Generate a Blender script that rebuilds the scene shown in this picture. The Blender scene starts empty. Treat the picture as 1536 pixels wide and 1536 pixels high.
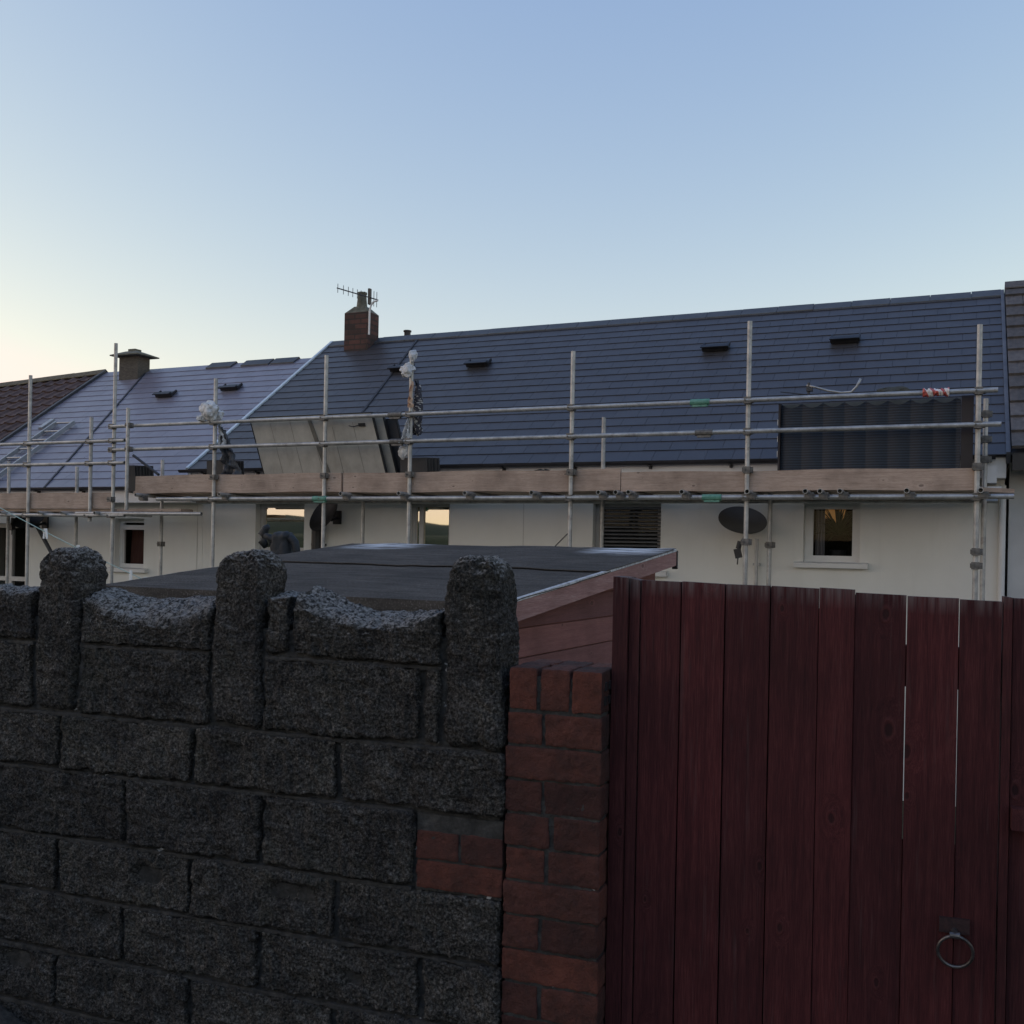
import bpy, math, random
import numpy as np
from mathutils import Vector, Matrix
random.seed(7); np.random.seed(7)
sc = bpy.context.scene
COL = sc.collection
R = math.radians

# ------------------------------------------------------------------ camera model
EYE, YAW, ROLL, FPX = 1.62, 24.0, R(1.1), 1536.0
def _ray(px, py, delta=0.0):
    a1 = px - 768.0; b1 = 824.0 - py
    c, s = math.cos(ROLL), math.sin(ROLL)
    a = a1*c - b1*s; b = a1*s + b1*c
    t = R(YAW - delta)
    return Vector((-math.sin(t)*FPX + math.cos(t)*a, math.cos(t)*FPX + math.sin(t)*a, b))
def on_y(px, py, Y, delta=0.0):
    """point of the plane y = Y (frame turned by delta degrees) that the photograph shows at px, py"""
    d = _ray(px, py, delta); k = Y/d.y
    return Vector((d.x*k, Y, EYE + d.z*k))
def on_plane(px, py, p0, n):
    d = _ray(px, py); o = Vector((0, 0, EYE))
    k = (Vector(p0) - o).dot(Vector(n))/d.dot(Vector(n))
    return o + d*k

# ------------------------------------------------------------------ numpy noise
def _hash(ix, iy, iz, seed):
    h = (ix*374761393 + iy*668265263 + iz*2147483647 + seed*1274126177) & 0xFFFFFFFF
    h = ((h ^ (h >> 13))*1274126177) & 0xFFFFFFFF
    h = h ^ (h >> 16)
    return (h & 0xFFFF)/65535.0
def vnoise(P, scale, seed=0):
    Q = np.asarray(P, dtype=np.float64)*scale
    i = np.floor(Q).astype(np.int64); f = Q - i; f = f*f*(3 - 2*f)
    out = 0
    for dx in (0, 1):
        for dy in (0, 1):
            for dz in (0, 1):
                w = (f[:, 0] if dx else 1-f[:, 0])*(f[:, 1] if dy else 1-f[:, 1])*(f[:, 2] if dz else 1-f[:, 2])
                out = out + w*_hash(i[:, 0]+dx, i[:, 1]+dy, i[:, 2]+dz, seed)
    return out*2 - 1

# ------------------------------------------------------------------ mesh builder
class MB:
    def __init__(s): s.v = []; s.f = []; s.sm = False
    def add(s, vs, fs):
        o = len(s.v); s.v.extend([tuple(p) for p in vs]); s.f.extend([tuple(i+o for i in q) for q in fs]); return s
    def box(s, x0, x1, y0, y1, z0, z1):
        return s.add([(x0,y0,z0),(x1,y0,z0),(x1,y1,z0),(x0,y1,z0),(x0,y0,z1),(x1,y0,z1),(x1,y1,z1),(x0,y1,z1)],
                     [(0,3,2,1),(4,5,6,7),(0,1,5,4),(1,2,6,5),(2,3,7,6),(3,0,4,7)])
    def hexa(s, p):   # 8 points, bottom four then top four
        return s.add(p, [(0,3,2,1),(4,5,6,7),(0,1,5,4),(1,2,6,5),(2,3,7,6),(3,0,4,7)])
    def obox(s, c, ax, ay, az, hx, hy, hz):
        c = Vector(c); ax = Vector(ax).normalized()*hx; ay = Vector(ay).normalized()*hy; az = Vector(az).normalized()*hz
        return s.hexa([c-ax-ay-az, c+ax-ay-az, c+ax+ay-az, c-ax+ay-az, c-ax-ay+az, c+ax-ay+az, c+ax+ay+az, c-ax+ay+az])
    def quad(s, a, b, c, d): return s.add([a, b, c, d], [(0,1,2,3)])
    def path(s, pts, r, n=10, cap=True, hollow=0.0):
        pts = [Vector(p) for p in pts]; rings = []
        rr = r if isinstance(r, (list, tuple)) else [r]*len(pts)
        up = Vector((0, 0, 1))
        d0 = (pts[1]-pts[0]).normalized()
        if abs(d0.dot(up)) > .95: up = Vector((0, 1, 0))
        for k, p in enumerate(pts):
            d = (pts[min(k+1, len(pts)-1)] - pts[max(k-1, 0)]).normalized()
            u = d.cross(up).normalized(); w = u.cross(d).normalized()
            rings.append([p + (u*math.cos(2*math.pi*i/n) + w*math.sin(2*math.pi*i/n))*rr[k] for i in range(n)])
        o = len(s.v)
        for rg in rings: s.v.extend([tuple(p) for p in rg])
        for k in range(len(rings)-1):
            for i in range(n):
                j = (i+1) % n
                s.f.append((o+k*n+i, o+k*n+j, o+(k+1)*n+j, o+(k+1)*n+i))
        if cap and not hollow:
            s.f.append(tuple(o+i for i in range(n))[::-1]); s.f.append(tuple(o+(len(rings)-1)*n+i for i in range(n)))
        if hollow:   # open tube with a wall: inner rings at both ends, 0.3 m deep
            for e, k in ((0, 0), (-1, len(rings)-1)):
                d = (pts[1]-pts[0]).normalized() if e == 0 else (pts[-2]-pts[-1]).normalized()
                b = len(s.v); c = pts[k]
                for rg in (c, c + d*0.15):
                    for i in range(n):
                        q = Vector(rings[k][i]) - c
                        s.v.append(tuple(rg + q*hollow))
                for i in range(n):
                    j = (i+1) % n
                    s.f.append((o+k*n+i, o+k*n+j, b+j, b+i)); s.f.append((b+i, b+j, b+n+j, b+n+i))
                s.f.append(tuple(b+n+i for i in range(n)))
        return s
    def lathe(s, c, prof, n=20):
        c = Vector(c); o = len(s.v)
        for r, z in prof:
            for i in range(n):
                a = 2*math.pi*i/n; s.v.append((c.x+r*math.cos(a), c.y+r*math.sin(a), c.z+z))
        for k in range(len(prof)-1):
            for i in range(n):
                j = (i+1) % n; s.f.append((o+k*n+i, o+k*n+j, o+(k+1)*n+j, o+(k+1)*n+i))
        s.f.append(tuple(o+i for i in range(n))[::-1]); s.f.append(tuple(o+(len(prof)-1)*n+i for i in range(n)))
        return s
    def arr(s, V, F):
        o = len(s.v); s.v.extend(map(tuple, V.tolist())); s.f.extend([tuple(q) for q in (F+o).tolist()]); return s

def grid_faces(nu, nv):
    i = np.arange(nu-1)[:, None]*nv + np.arange(nv-1)[None, :]
    i = i.ravel(); return np.stack([i, i+nv, i+nv+1, i+1], 1)

def rough_block(mb, x0, x1, y0, y1, z0, z1, res, rad, amps, seed, ztop=None, resy=None, dome=None, erode=None):
    """closed block with rounded arrises and a weathered surface; ztop(x, y) shapes the top"""
    resy = resy or res
    nx = max(3, int((x1-x0)/res)+1); ny = max(3, int((y1-y0)/resy)+1); nz = max(3, int((z1-z0)/res)+1)
    X = np.linspace(x0, x1, nx); Y = np.linspace(y0, y1, ny); Z = np.linspace(z0, z1, nz)
    def sheet(a, b, fn):
        A, B = np.meshgrid(a, b, indexing='ij'); return fn(A.ravel(), B.ravel()), grid_faces(len(a), len(b))
    S = [(sheet(X, Z, lambda a, b: np.stack([a, np.full_like(a, y0), b], 1)), 0),
         (sheet(X, Z, lambda a, b: np.stack([a, np.full_like(a, y1), b], 1)), 1),
         (sheet(Y, Z, lambda a, b: np.stack([np.full_like(a, x0), a, b], 1)), 1),
         (sheet(Y, Z, lambda a, b: np.stack([np.full_like(a, x1), a, b], 1)), 0),
         (sheet(X, Y, lambda a, b: np.stack([a, b, np.full_like(a, z1)], 1)), 0),
         (sheet(X, Y, lambda a, b: np.stack([a, b, np.full_like(a, z0)], 1)), 1)]
    for (P, F), flip in S:
        lo = np.array([x0+rad, y0+rad, z0+rad]); hi = np.array([x1-rad, y1-rad, z1-rad])
        C = np.clip(P, lo, hi); D = P - C
        L = np.linalg.norm(D, axis=1, keepdims=True); N = D/np.maximum(L, 1e-9)
        Q = C + N*rad
        Q0 = Q.copy()
        if dome:
            t = np.clip((Q[:, 2]-(z1-dome))/dome, 0, 1)
            k = np.sqrt(np.clip(1 - 0.80*t**2.4, .05, 1)); cx = (x0+x1)/2; cy = (y0+y1)/2
            Q[:, 0] = cx + (Q[:, 0]-cx)*k; Q[:, 1] = cy + (Q[:, 1]-cy)*(0.5+0.5*k)
        if ztop is not None:
            t = (Q[:, 2]-z0)/(z1-z0)
            Q[:, 2] = z0 + t*(ztop(Q[:, 0], Q[:, 1]) - z0)
        disp = 0
        for k, (sc_, am) in enumerate(amps):
            n = vnoise(Q, sc_, seed+k*13) if sc_ > 0 else .55 - 2.0*np.abs(vnoise(Q, -sc_, seed+k*13))
            disp = disp + am*n
        if erode is not None: disp = disp + erode(Q0)
        Q = Q + N*np.asarray(disp)[:, None]
        mb.arr(Q, F[:, ::-1] if flip else F)
    return mb

FRAME = {}
def thing(name, label, cat, base=(0,0,0), delta=0.0, group=None):
    o = bpy.data.objects.new(name, None); COL.objects.link(o)
    o.empty_display_size = .2
    c, s = math.cos(R(delta)), math.sin(R(delta)); b = Vector(base)
    o.location = (c*b.x - s*b.y, s*b.x + c*b.y, b.z); o.rotation_euler = (0, 0, R(delta))
    o['label'] = label; o['category'] = cat
    if group: o['group'] = group
    FRAME[o] = b
    return o
def part(name, mb, mat, parent, label=None, smooth=False, shift=None):
    me = bpy.data.meshes.new(name)
    sh = FRAME.get(parent)
    if sh is None: sh = Vector((0,0,0))
    V = np.array(mb.v, dtype=np.float64) - np.array(sh)
    me.from_pydata(V.tolist(), [], mb.f)
    if smooth: me.polygons.foreach_set('use_smooth', np.ones(len(me.polygons), dtype=bool))
    me.update()
    o = bpy.data.objects.new(name, me); COL.objects.link(o)
    if mat: me.materials.append(mat)
    o.parent = parent; FRAME[o] = sh
    if label: o['label'] = label
    return o
def single(name, mb, mat, label, cat, base, group=None, smooth=False, kind=None):
    """a thing that is one mesh, its origin at its base"""
    b = Vector(base); me = bpy.data.meshes.new(name)
    me.from_pydata((np.array(mb.v)-np.array(b)).tolist(), [], mb.f)
    if smooth: me.polygons.foreach_set('use_smooth', np.ones(len(me.polygons), dtype=bool))
    me.update(); o = bpy.data.objects.new(name, me); COL.objects.link(o); o.location = b
    if mat: me.materials.append(mat)
    if label: o['label'] = label
    if cat: o['category'] = cat
    if group: o['group'] = group
    if kind: o['kind'] = kind
    return o

# ------------------------------------------------------------------ materials
def mat_new(name):
    m = bpy.data.materials.new(name); m.use_nodes = True
    nt = m.node_tree; b = nt.nodes['Principled BSDF']; return m, nt, b
class NT:
    def __init__(s, nt): s.nt = nt; s.n = nt.nodes; s.l = nt.links
    def new(s, t, **kw):
        n = s.n.new(t)
        for k, v in kw.items(): setattr(n, k, v)
        return n
    def coord(s, scale=(1,1,1), kind='Object'):
        tc = s.new('ShaderNodeTexCoord'); mp = s.new('ShaderNodeMapping'); mp.inputs['Scale'].default_value = scale
        s.l.new(tc.outputs[kind], mp.inputs['Vector']); return mp.outputs['Vector']
    def noise(s, vec, scale, detail=4, rough=.55, dist=0.0):
        n = s.new('ShaderNodeTexNoise'); n.inputs['Scale'].default_value = scale; n.inputs['Detail'].default_value = detail
        n.inputs['Roughness'].default_value = rough; n.inputs['Distortion'].default_value = dist
        if vec is not None: s.l.new(vec, n.inputs['Vector'])
        return n.outputs['Fac']
    def ramp(s, fac, stops):
        r = s.new('ShaderNodeValToRGB'); e = r.color_ramp.elements
        while len(e) < len(stops): e.new(.5)
        for k, (p, c) in enumerate(stops):
            e[k].position = p; e[k].color = (*c, 1) if len(c) == 3 else c
        s.l.new(fac, r.inputs['Fac']); return r.outputs['Color']
    def mask(s, fac, a, b):
        m = s.new('ShaderNodeMapRange'); m.inputs['From Min'].default_value = a; m.inputs['From Max'].default_value = b
        s.l.new(fac, m.inputs['Value']); return m.outputs['Result']
    def mix(s, fac, a, b, mode='MIX'):
        m = s.new('ShaderNodeMix', data_type='RGBA', blend_type=mode)
        if isinstance(fac, float): m.inputs[0].default_value = fac
        else: s.l.new(fac, m.inputs[0])
        for i, x in ((6, a), (7, b)):
            if isinstance(x, (tuple, list)): m.inputs[i].default_value = (*x, 1) if len(x) == 3 else x
            else: s.l.new(x, m.inputs[i])
        return m.outputs[2]
    def math(s, op, a, b=None):
        m = s.new('ShaderNodeMath', operation=op)
        for i, x in ((0, a), (1, b)):
            if x is None: continue
            if isinstance(x, (int, float)): m.inputs[i].default_value = x
            else: s.l.new(x, m.inputs[i])
        return m.outputs[0]
    def bump(s, h, strength=.5, dist=.01, base=None):
        b = s.new('ShaderNodeBump'); b.inputs['Strength'].default_value = strength; b.inputs['Distance'].default_value = dist
        s.l.new(h, b.inputs['Height'])
        if base is not None: s.l.new(base, b.inputs['Normal'])
        return b.outputs['Normal']
    def island(s): return s.new('ShaderNodeNewGeometry').outputs['Random Per Island']
    def upness(s):
        g = s.new('ShaderNodeNewGeometry'); x = s.new('ShaderNodeSeparateXYZ'); s.l.new(g.outputs['Normal'], x.inputs[0]); return x.outputs['Z']

def simple(name, c1, c2, scale=6, rough=.6, metal=0.0, bump=.0, bdist=.003, bscale=60, island=0.0, spec=.5, stretch=(1,1,1), r2=None):
    m, nt, b = mat_new(name); N = NT(nt); v = N.coord(stretch)
    f = N.noise(v, scale, 6, .6)
    col = N.ramp(f, [(.3, c1), (.7, c2)])
    if island:
        k = N.mask(N.island(), 0, 1)
        g = N.ramp(k, [(0, (1-island,)*3), (1, (1+island*0.6,)*3)])
        col = N.mix(1.0, col, g, 'MULTIPLY')
    nt.links.new(col, b.inputs['Base Color'])
    b.inputs['Roughness'].default_value = rough; b.inputs['Metallic'].default_value = metal
    b.inputs['Specular IOR Level'].default_value = spec
    if r2 is not None:
        rr = N.mask(N.noise(v, scale*2.3, 5), .3, .7); rm = N.new('ShaderNodeMapRange')
        rm.inputs['To Min'].default_value = rough; rm.inputs['To Max'].default_value = r2; nt.links.new(rr, rm.inputs['Value'])
        nt.links.new(rm.outputs[0], b.inputs['Roughness'])
    if bump:
        nt.links.new(N.bump(N.noise(v, bscale, 5), bump, bdist), b.inputs['Normal'])
    return m

def m_rockface():
    m, nt, b = mat_new('rock_faced_concrete'); N = NT(nt); v = N.coord()
    f1 = N.noise(v, 9, 8, .65); f2 = N.noise(v, 150, 5, .75); f3 = N.noise(v, 2.2, 3)
    col = N.ramp(f2, [(.34, (.006,.0058,.0054)), (.47, (.046,.043,.039)), (.60, (.150,.142,.130)), (.74, (.40,.38,.35))])
    col = N.mix(N.math('MULTIPLY', N.mask(f1, .45, .75), .5), col, (.036,.036,.038), 'MIX')
    big = N.ramp(N.noise(v, 7, 6, .7), [(.32, (.45,.45,.47)), (.5, (.95,.95,.95)), (.68, (1.5,1.47,1.42))]); col = N.mix(1.0, col, big, 'MULTIPLY')
    isl = N.ramp(N.island(), [(0, (.75,.75,.78)), (1, (1.22,1.2,1.16))])
    col = N.mix(.6, col, isl, 'MULTIPLY')
    moss = N.math('MULTIPLY', N.mask(N.noise(v, 3.3, 5, .7), .55, .70), N.mask(f2, .40, .65))
    col = N.mix(N.math('MULTIPLY', moss, .6), col, (.085,.084,.048))
    grn = N.math('MULTIPLY', N.mask(N.noise(v, 1.7, 4), .56, .7), .5)
    col = N.mix(grn, col, (.018,.024,.022))
    spk = N.mask(N.noise(v, 240, 2, .5), .675, .73)
    col = N.mix(N.math('MULTIPLY', spk, .6), col, (.24,.24,.24))
    tcz = N.new('ShaderNodeTexCoord'); szz = N.new('ShaderNodeSeparateXYZ'); nt.links.new(tcz.outputs['Object'], szz.inputs[0])
    frost = N.math('MULTIPLY', N.math('MULTIPLY', N.mask(N.upness(), .35, .85), N.mask(szz.outputs['Z'], 1.36, 1.40)), N.mask(N.noise(v, 75, 5, .75), .42, .58))
    col = N.mix(N.math('MULTIPLY', frost, .75), col, (.47,.455,.43))
    nt.links.new(col, b.inputs['Base Color']); b.inputs['Roughness'].default_value = .93; b.inputs['Specular IOR Level'].default_value = .25
    h = N.math('ADD', N.noise(v, 120, 8, .75), N.math('MULTIPLY', N.noise(v, 420, 3, .6), .35))
    nt.links.new(N.bump(h, 1.0, .012), b.inputs['Normal'])
    return m
def m_mortar():
    m, nt, b = mat_new('weathered_mortar'); N = NT(nt); v = N.coord()
    col = N.ramp(N.noise(v, 26, 7, .7), [(.32, (.024,.0235,.022)), (.52, (.060,.058,.054)), (.72, (.115,.110,.102))])
    spk = N.mask(N.noise(v, 34, 2, .4), .735, .765); col = N.mix(spk, col, (.55,.55,.54))
    nt.links.new(col, b.inputs['Base Color']); b.inputs['Roughness'].default_value = .95
    nt.links.new(N.bump(N.noise(v, 110, 7, .75), 1.0, .012), b.inputs['Normal'])
    return m
def m_brick(name, k=1.0):
    m, nt, b = mat_new(name); N = NT(nt); v = N.coord()
    col = N.ramp(N.noise(v, 14, 7, .65), [(.28, (.070*k,.028*k,.022*k)), (.55, (.145*k,.050*k,.036*k)), (.8, (.22*k,.080*k,.056*k))])
    isl = N.ramp(N.island(), [(0, (.50,.48,.52)), (.5, (.95,.92,.92)), (1, (1.35,1.15,1.0))]); col = N.mix(1.0, col, isl, 'MULTIPLY')
    soot = N.math('MULTIPLY', N.mask(N.noise(v, 11, 6, .7), .50, .72), .55); col = N.mix(soot, col, (.024,.015,.013))
    pale = N.mask(N.noise(v, 75, 4, .7), .66, .78); col = N.mix(N.math('MULTIPLY', pale, .5), col, (.17,.12,.10))
    nt.links.new(col, b.inputs['Base Color']); b.inputs['Roughness'].default_value = .9
    st = N.coord((1,1,.25))
    h = N.math('ADD', N.noise(v, 160, 6, .7), N.math('MULTIPLY', N.noise(st, 220, 3), .6))
    nt.links.new(N.bump(h, 1.0, .007), b.inputs['Normal'])
    return m
def m_stained_wood(name, dark, mid, pale, axis='z', worn=.0, top_z=None):
    """painted softwood: grain along one axis, knots, per-board tint, bare grey wood where the stain has gone"""
    m, nt, b = mat_new(name); N = NT(nt)
    S = {'z': (1,1,.045), 'x': (.045,1,1), 'y': (1,.045,1)}[axis]
    K = {'z': (9.5,3,2.6), 'x': (2.2,3,8.5), 'y': (3,2.2,8.5)}[axis]
    tc = N.new('ShaderNodeTexCoord'); isl = N.island()
    off = N.new('ShaderNodeVectorMath', operation='ADD'); cb = N.new('ShaderNodeCombineXYZ')
    for i in range(3): nt.links.new(N.math('MULTIPLY', isl, 17.3*(i+1)), cb.inputs[i])
    nt.links.new(tc.outputs['Object'], off.inputs[0]); nt.links.new(cb.outputs[0], off.inputs[1])
    ks = N.new('ShaderNodeSeparateXYZ'); nt.links.new(off.outputs[0], ks.inputs[0]); kv = N.new('ShaderNodeCombineXYZ')
    ia, ib, ka, kb = {'z': ('X', 'Z', 8.5, 4.6), 'x': ('X', 'Z', 3.6, 7.0), 'y': ('Y', 'Z', 3.6, 7.0)}[axis]
    nt.links.new(N.math('MULTIPLY', ks.outputs[ia], ka), kv.inputs[0]); nt.links.new(N.math('MULTIPLY', ks.outputs[ib], kb), kv.inputs[1])
    vo = N.new('ShaderNodeTexVoronoi', voronoi_dimensions='2D'); vo.inputs['Scale'].default_value = 1.0; vo.inputs['Randomness'].default_value = .85
    nt.links.new(kv.outputs[0], vo.inputs['Vector'])
    sep = N.new('ShaderNodeSeparateColor'); nt.links.new(vo.outputs['Color'], sep.inputs[0])
    has = N.math('GREATER_THAN', sep.outputs[0], .60)
    class _D: pass
    vd = _D(); vd.outputs = {'Distance': N.math('MULTIPLY', N.math('ADD', vo.outputs['Distance'], N.math('MULTIPLY', N.math('SUBTRACT', N.noise(off.outputs[0], 55, 3), .5), .05)), N.math('ADD', N.math('MULTIPLY', sep.outputs[1], 1.6), .75))}
    near = N.math('MULTIPLY', N.mask(vd.outputs['Distance'], .34, .05), has)
    gv = N.new('ShaderNodeMapping'); gv.inputs['Scale'].default_value = S; nt.links.new(off.outputs[0], gv.inputs[0])
    wob = N.new('ShaderNodeVectorMath', operation='ADD'); wc = N.new('ShaderNodeCombineXYZ')
    for i in range(3): nt.links.new(N.math('MULTIPLY', near, .022), wc.inputs[i])
    nt.links.new(gv.outputs[0], wob.inputs[0]); nt.links.new(wc.outputs[0], wob.inputs[1])
    g1 = N.noise(wob.outputs[0], 70, 5, .6, .3); g2 = N.noise(wob.outputs[0], 420, 4, .65)
    g = N.math('ADD', N.math('MULTIPLY', g1, .45), N.math('MULTIPLY', g2, .55))
    col = N.ramp(g, [(.32, dark), (.5, mid), (.72, pale)])
    tint = N.ramp(isl, [(0, (.72,.70,.76)), (.5, (1,1,1)), (1, (1.25,1.2,1.18))]); col = N.mix(1.0, col, tint, 'MULTIPLY')
    blot = N.mask(N.noise(tc.outputs['Object'], 2.6, 5, .6), .42, .72)
    col = N.mix(N.math('MULTIPLY', blot, .55), col, tuple(c*.55 for c in dark))
    kn = N.math('MULTIPLY', N.mask(vd.outputs['Distance'], .075, .055), has)
    ring = N.math('MULTIPLY', N.math('MULTIPLY', N.mask(vd.outputs['Distance'], .13, .10), N.mask(vd.outputs['Distance'], .06, .09)), has)
    col = N.mix(N.math('MULTIPLY', kn, .7), col, tuple(c*.55 for c in dark)); col = N.mix(N.math('MULTIPLY', ring, .22), col, pale)
    if worn:
        ww = N.math('MULTIPLY', N.mask(N.noise(gv.outputs[0], 22, 5, .65), .60, .74), N.mask(N.noise(tc.outputs['Object'], 1.6, 3), .52, .68))
        col = N.mix(N.math('MULTIPLY', ww, worn), col, (.075,.066,.062))
        g3 = N.math('MULTIPLY', N.mask(N.noise(gv.outputs[0], 95, 3, .6), .60, .74), .20); col = N.mix(g3, col, (.13,.085,.08))
    if top_z is not None:
        sx = N.new('ShaderNodeSeparateXYZ'); nt.links.new(tc.outputs['Object'], sx.inputs[0])
        zz = N.math('ADD', sx.outputs['Z'], N.math('MULTIPLY', sx.outputs['X'], .03))
        e = N.math('MULTIPLY', N.mask(zz, top_z-.050, top_z-.002), N.mask(N.noise(gv.outputs[0], 70, 4, .6), .38, .60))
        col = N.mix(N.math('MULTIPLY', e, .7), col, (.16,.145,.14))
    nt.links.new(col, b.inputs['Base Color']); b.inputs['Roughness'].default_value = .78; b.inputs['Specular IOR Level'].default_value = .3
    h = N.math('ADD', g, N.math('MULTIPLY', ring, .5))
    nt.links.new(N.bump(h, .7, .003), b.inputs['Normal'])
    return m
def m_felt():
    m, nt, b = mat_new('mineral_roof_felt'); N = NT(nt); v = N.coord(); st = N.coord((.12,1,1))
    col = N.ramp(N.noise(st, 30, 6, .65), [(.3, (.040,.036,.032)), (.7, (.110,.099,.088))])
    g = N.mask(N.noise(v, 170, 3, .6), .54, .70); col = N.mix(N.math('MULTIPLY', g, .75), col, (.24,.225,.21))
    pt = N.mask(N.noise(v, 2.4, 4, .6), .40, .66); col = N.mix(N.math('MULTIPLY', pt, .45), col, (.030,.030,.030))
    # frost lying along the high edge, thickest at the two ends of it
    sx = N.new('ShaderNodeSeparateXYZ'); tc = N.new('ShaderNodeTexCoord'); nt.links.new(tc.outputs['Object'], sx.inputs[0])
    hi = N.mask(sx.outputs['Y'], 1.60, 1.80)
    left = N.mask(N.math('ABSOLUTE', N.math('ADD', sx.outputs['X'], .72)), .30, .16)
    right = N.mask(N.math('ABSOLUTE', N.math('ADD', sx.outputs['X'], -.82)), .26, .12)
    fr = N.math('MULTIPLY', N.math('MAXIMUM', left, right), hi)
    fr = N.math('MULTIPLY', fr, N.mask(N.noise(st, 26, 5, .7), .42, .54))
    col = N.mix(N.math('MULTIPLY', fr, .85), col, (.62,.64,.66))
    thin = N.math('MULTIPLY', N.mask(N.noise(st, 55, 5, .7), .64, .78), .45); col = N.mix(thin, col, (.26,.255,.25))
    nt.links.new(col, b.inputs['Base Color']); b.inputs['Roughness'].default_value = .95; b.inputs['Specular IOR Level'].default_value = .12
    nt.links.new(N.bump(N.noise(v, 350, 4, .7), .6, .003), b.inputs['Normal'])
    return m
def m_render():
    m, nt, b = mat_new('cream_wall_render'); N = NT(nt); v = N.coord(); dr = N.coord((1,1,.12))
    col = N.ramp(N.noise(v, 1.2, 5, .6), [(.3, (.72,.71,.665)), (.7, (.80,.79,.745))])
    run = N.math('MULTIPLY', N.mask(N.noise(dr, 5, 5, .6), .56, .80), .22); col = N.mix(run, col, (.48,.46,.41))
    nt.links.new(col, b.inputs['Base Color']); b.inputs['Roughness'].default_value = .92
    nt.links.new(N.bump(N.noise(v, 70, 5, .6), .35, .006), b.inputs['Normal'])
    return m
def m_slate(name, base, rough=.42):
    m, nt, b = mat_new(name); N = NT(nt); v = N.coord()
    isl = N.ramp(N.island(), [(0, tuple(c*.91 for c in base)), (.5, base), (1, tuple(c*1.09 for c in base))])
    f = N.noise(v, 3, 5, .6); col = N.mix(N.math('MULTIPLY', N.mask(f, .4, .7), .18), isl, tuple(c*1.5 for c in base))
    nt.links.new(col, b.inputs['Base Color']); b.inputs['Specular IOR Level'].default_value = .55
    rr = N.new('ShaderNodeMapRange'); rr.inputs['To Min'].default_value = rough-.06; rr.inputs['To Max'].default_value = rough+.10
    nt.links.new(N.noise(v, 5, 4), rr.inputs['Value']); nt.links.new(rr.outputs[0], b.inputs['Roughness'])
    nt.links.new(N.bump(N.noise(v, 40, 4, .6), .12, .004), b.inputs['Normal'])
    return m
def m_steel():
    m, nt, b = mat_new('galvanised_tube'); N = NT(nt); v = N.coord()
    f = N.noise(v, 7, 6, .7)
    col = N.ramp(f, [(.3, (.23,.235,.235)), (.55, (.42,.425,.42)), (.8, (.58,.58,.57))])
    rust = N.math('MULTIPLY', N.mask(N.noise(v, 11, 6, .7), .58, .74), .65); col = N.mix(rust, col, (.12,.085,.065))
    spl = N.math('MULTIPLY', N.mask(N.noise(v, 23, 3, .5), .68, .75), .6); col = N.mix(spl, col, (.62,.62,.60))
    nt.links.new(col, b.inputs['Base Color']); b.inputs['Metallic'].default_value = .55; b.inputs['Roughness'].default_value = .46
    nt.links.new(N.bump(N.noise(v, 90, 4), .15, .002), b.inputs['Normal'])
    return m
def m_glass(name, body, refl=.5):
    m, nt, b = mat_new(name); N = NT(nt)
    gl = N.new('ShaderNodeBsdfGlossy'); gl.inputs['Roughness'].default_value = .015; gl.inputs['Color'].default_value = (.99,.93,.74,1)  # warm sunset tint painted into the reflection colour
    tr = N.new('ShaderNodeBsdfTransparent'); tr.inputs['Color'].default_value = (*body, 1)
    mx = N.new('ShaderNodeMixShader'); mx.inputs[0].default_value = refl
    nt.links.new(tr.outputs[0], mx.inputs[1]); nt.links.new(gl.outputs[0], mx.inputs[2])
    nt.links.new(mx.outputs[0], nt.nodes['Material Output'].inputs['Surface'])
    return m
def m_brickwork_far(name):
    m, nt, b = mat_new(name); N = NT(nt)
    tc = N.new('ShaderNodeTexCoord'); sx = N.new('ShaderNodeSeparateXYZ'); nt.links.new(tc.outputs['Object'], sx.inputs[0])
    cb = N.new('ShaderNodeCombineXYZ'); nt.links.new(N.math('ADD', sx.outputs['X'], sx.outputs['Y']), cb.inputs[0]); nt.links.new(sx.outputs['Z'], cb.inputs[1])
    bt = N.new('ShaderNodeTexBrick'); nt.links.new(cb.outputs[0], bt.inputs['Vector']); bt.inputs['Scale'].default_value = 1.0
    bt.inputs['Brick Width'].default_value = .235; bt.inputs['Row Height'].default_value = .085; bt.inputs['Mortar Size'].default_value = .010
    bt.inputs['Color1'].default_value = (.125,.056,.044,1); bt.inputs['Color2'].default_value = (.050,.031,.026,1); bt.inputs['Mortar'].default_value = (.05,.038,.033,1)
    f = N.noise(tc.outputs['Object'], 9, 5, .6); col = N.mix(N.math('MULTIPLY', N.mask(f, .4, .7), .6), bt.outputs['Color'], (.035,.030,.024))
    nt.links.new(col, b.inputs['Base Color']); b.inputs['Roughness'].default_value = .9
    nt.links.new(N.bump(N.math('SUBTRACT', 1.0, bt.outputs['Fac']), .8, .01), b.inputs['Normal'])
    return m
def m_wrap(name, c1, c2, dark=None, thr=.55):
    m, nt, b = mat_new(name); N = NT(nt); v = N.coord()
    col = N.ramp(N.noise(v, 12, 6, .65), [(.3, c1), (.7, c2)])
    if dark:
        w = N.coord((26, 26, 60)); col = N.mix(N.math('MULTIPLY', N.mask(N.noise(w, 1.0, 2, .4), thr, thr+.04), 1.0), col, dark)
    nt.links.new(col, b.inputs['Base Color']); b.inputs['Roughness'].default_value = .35
    nt.links.new(N.bump(N.noise(v, 26, 6, .7), .8, .02), b.inputs['Normal'])
    return m
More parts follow.
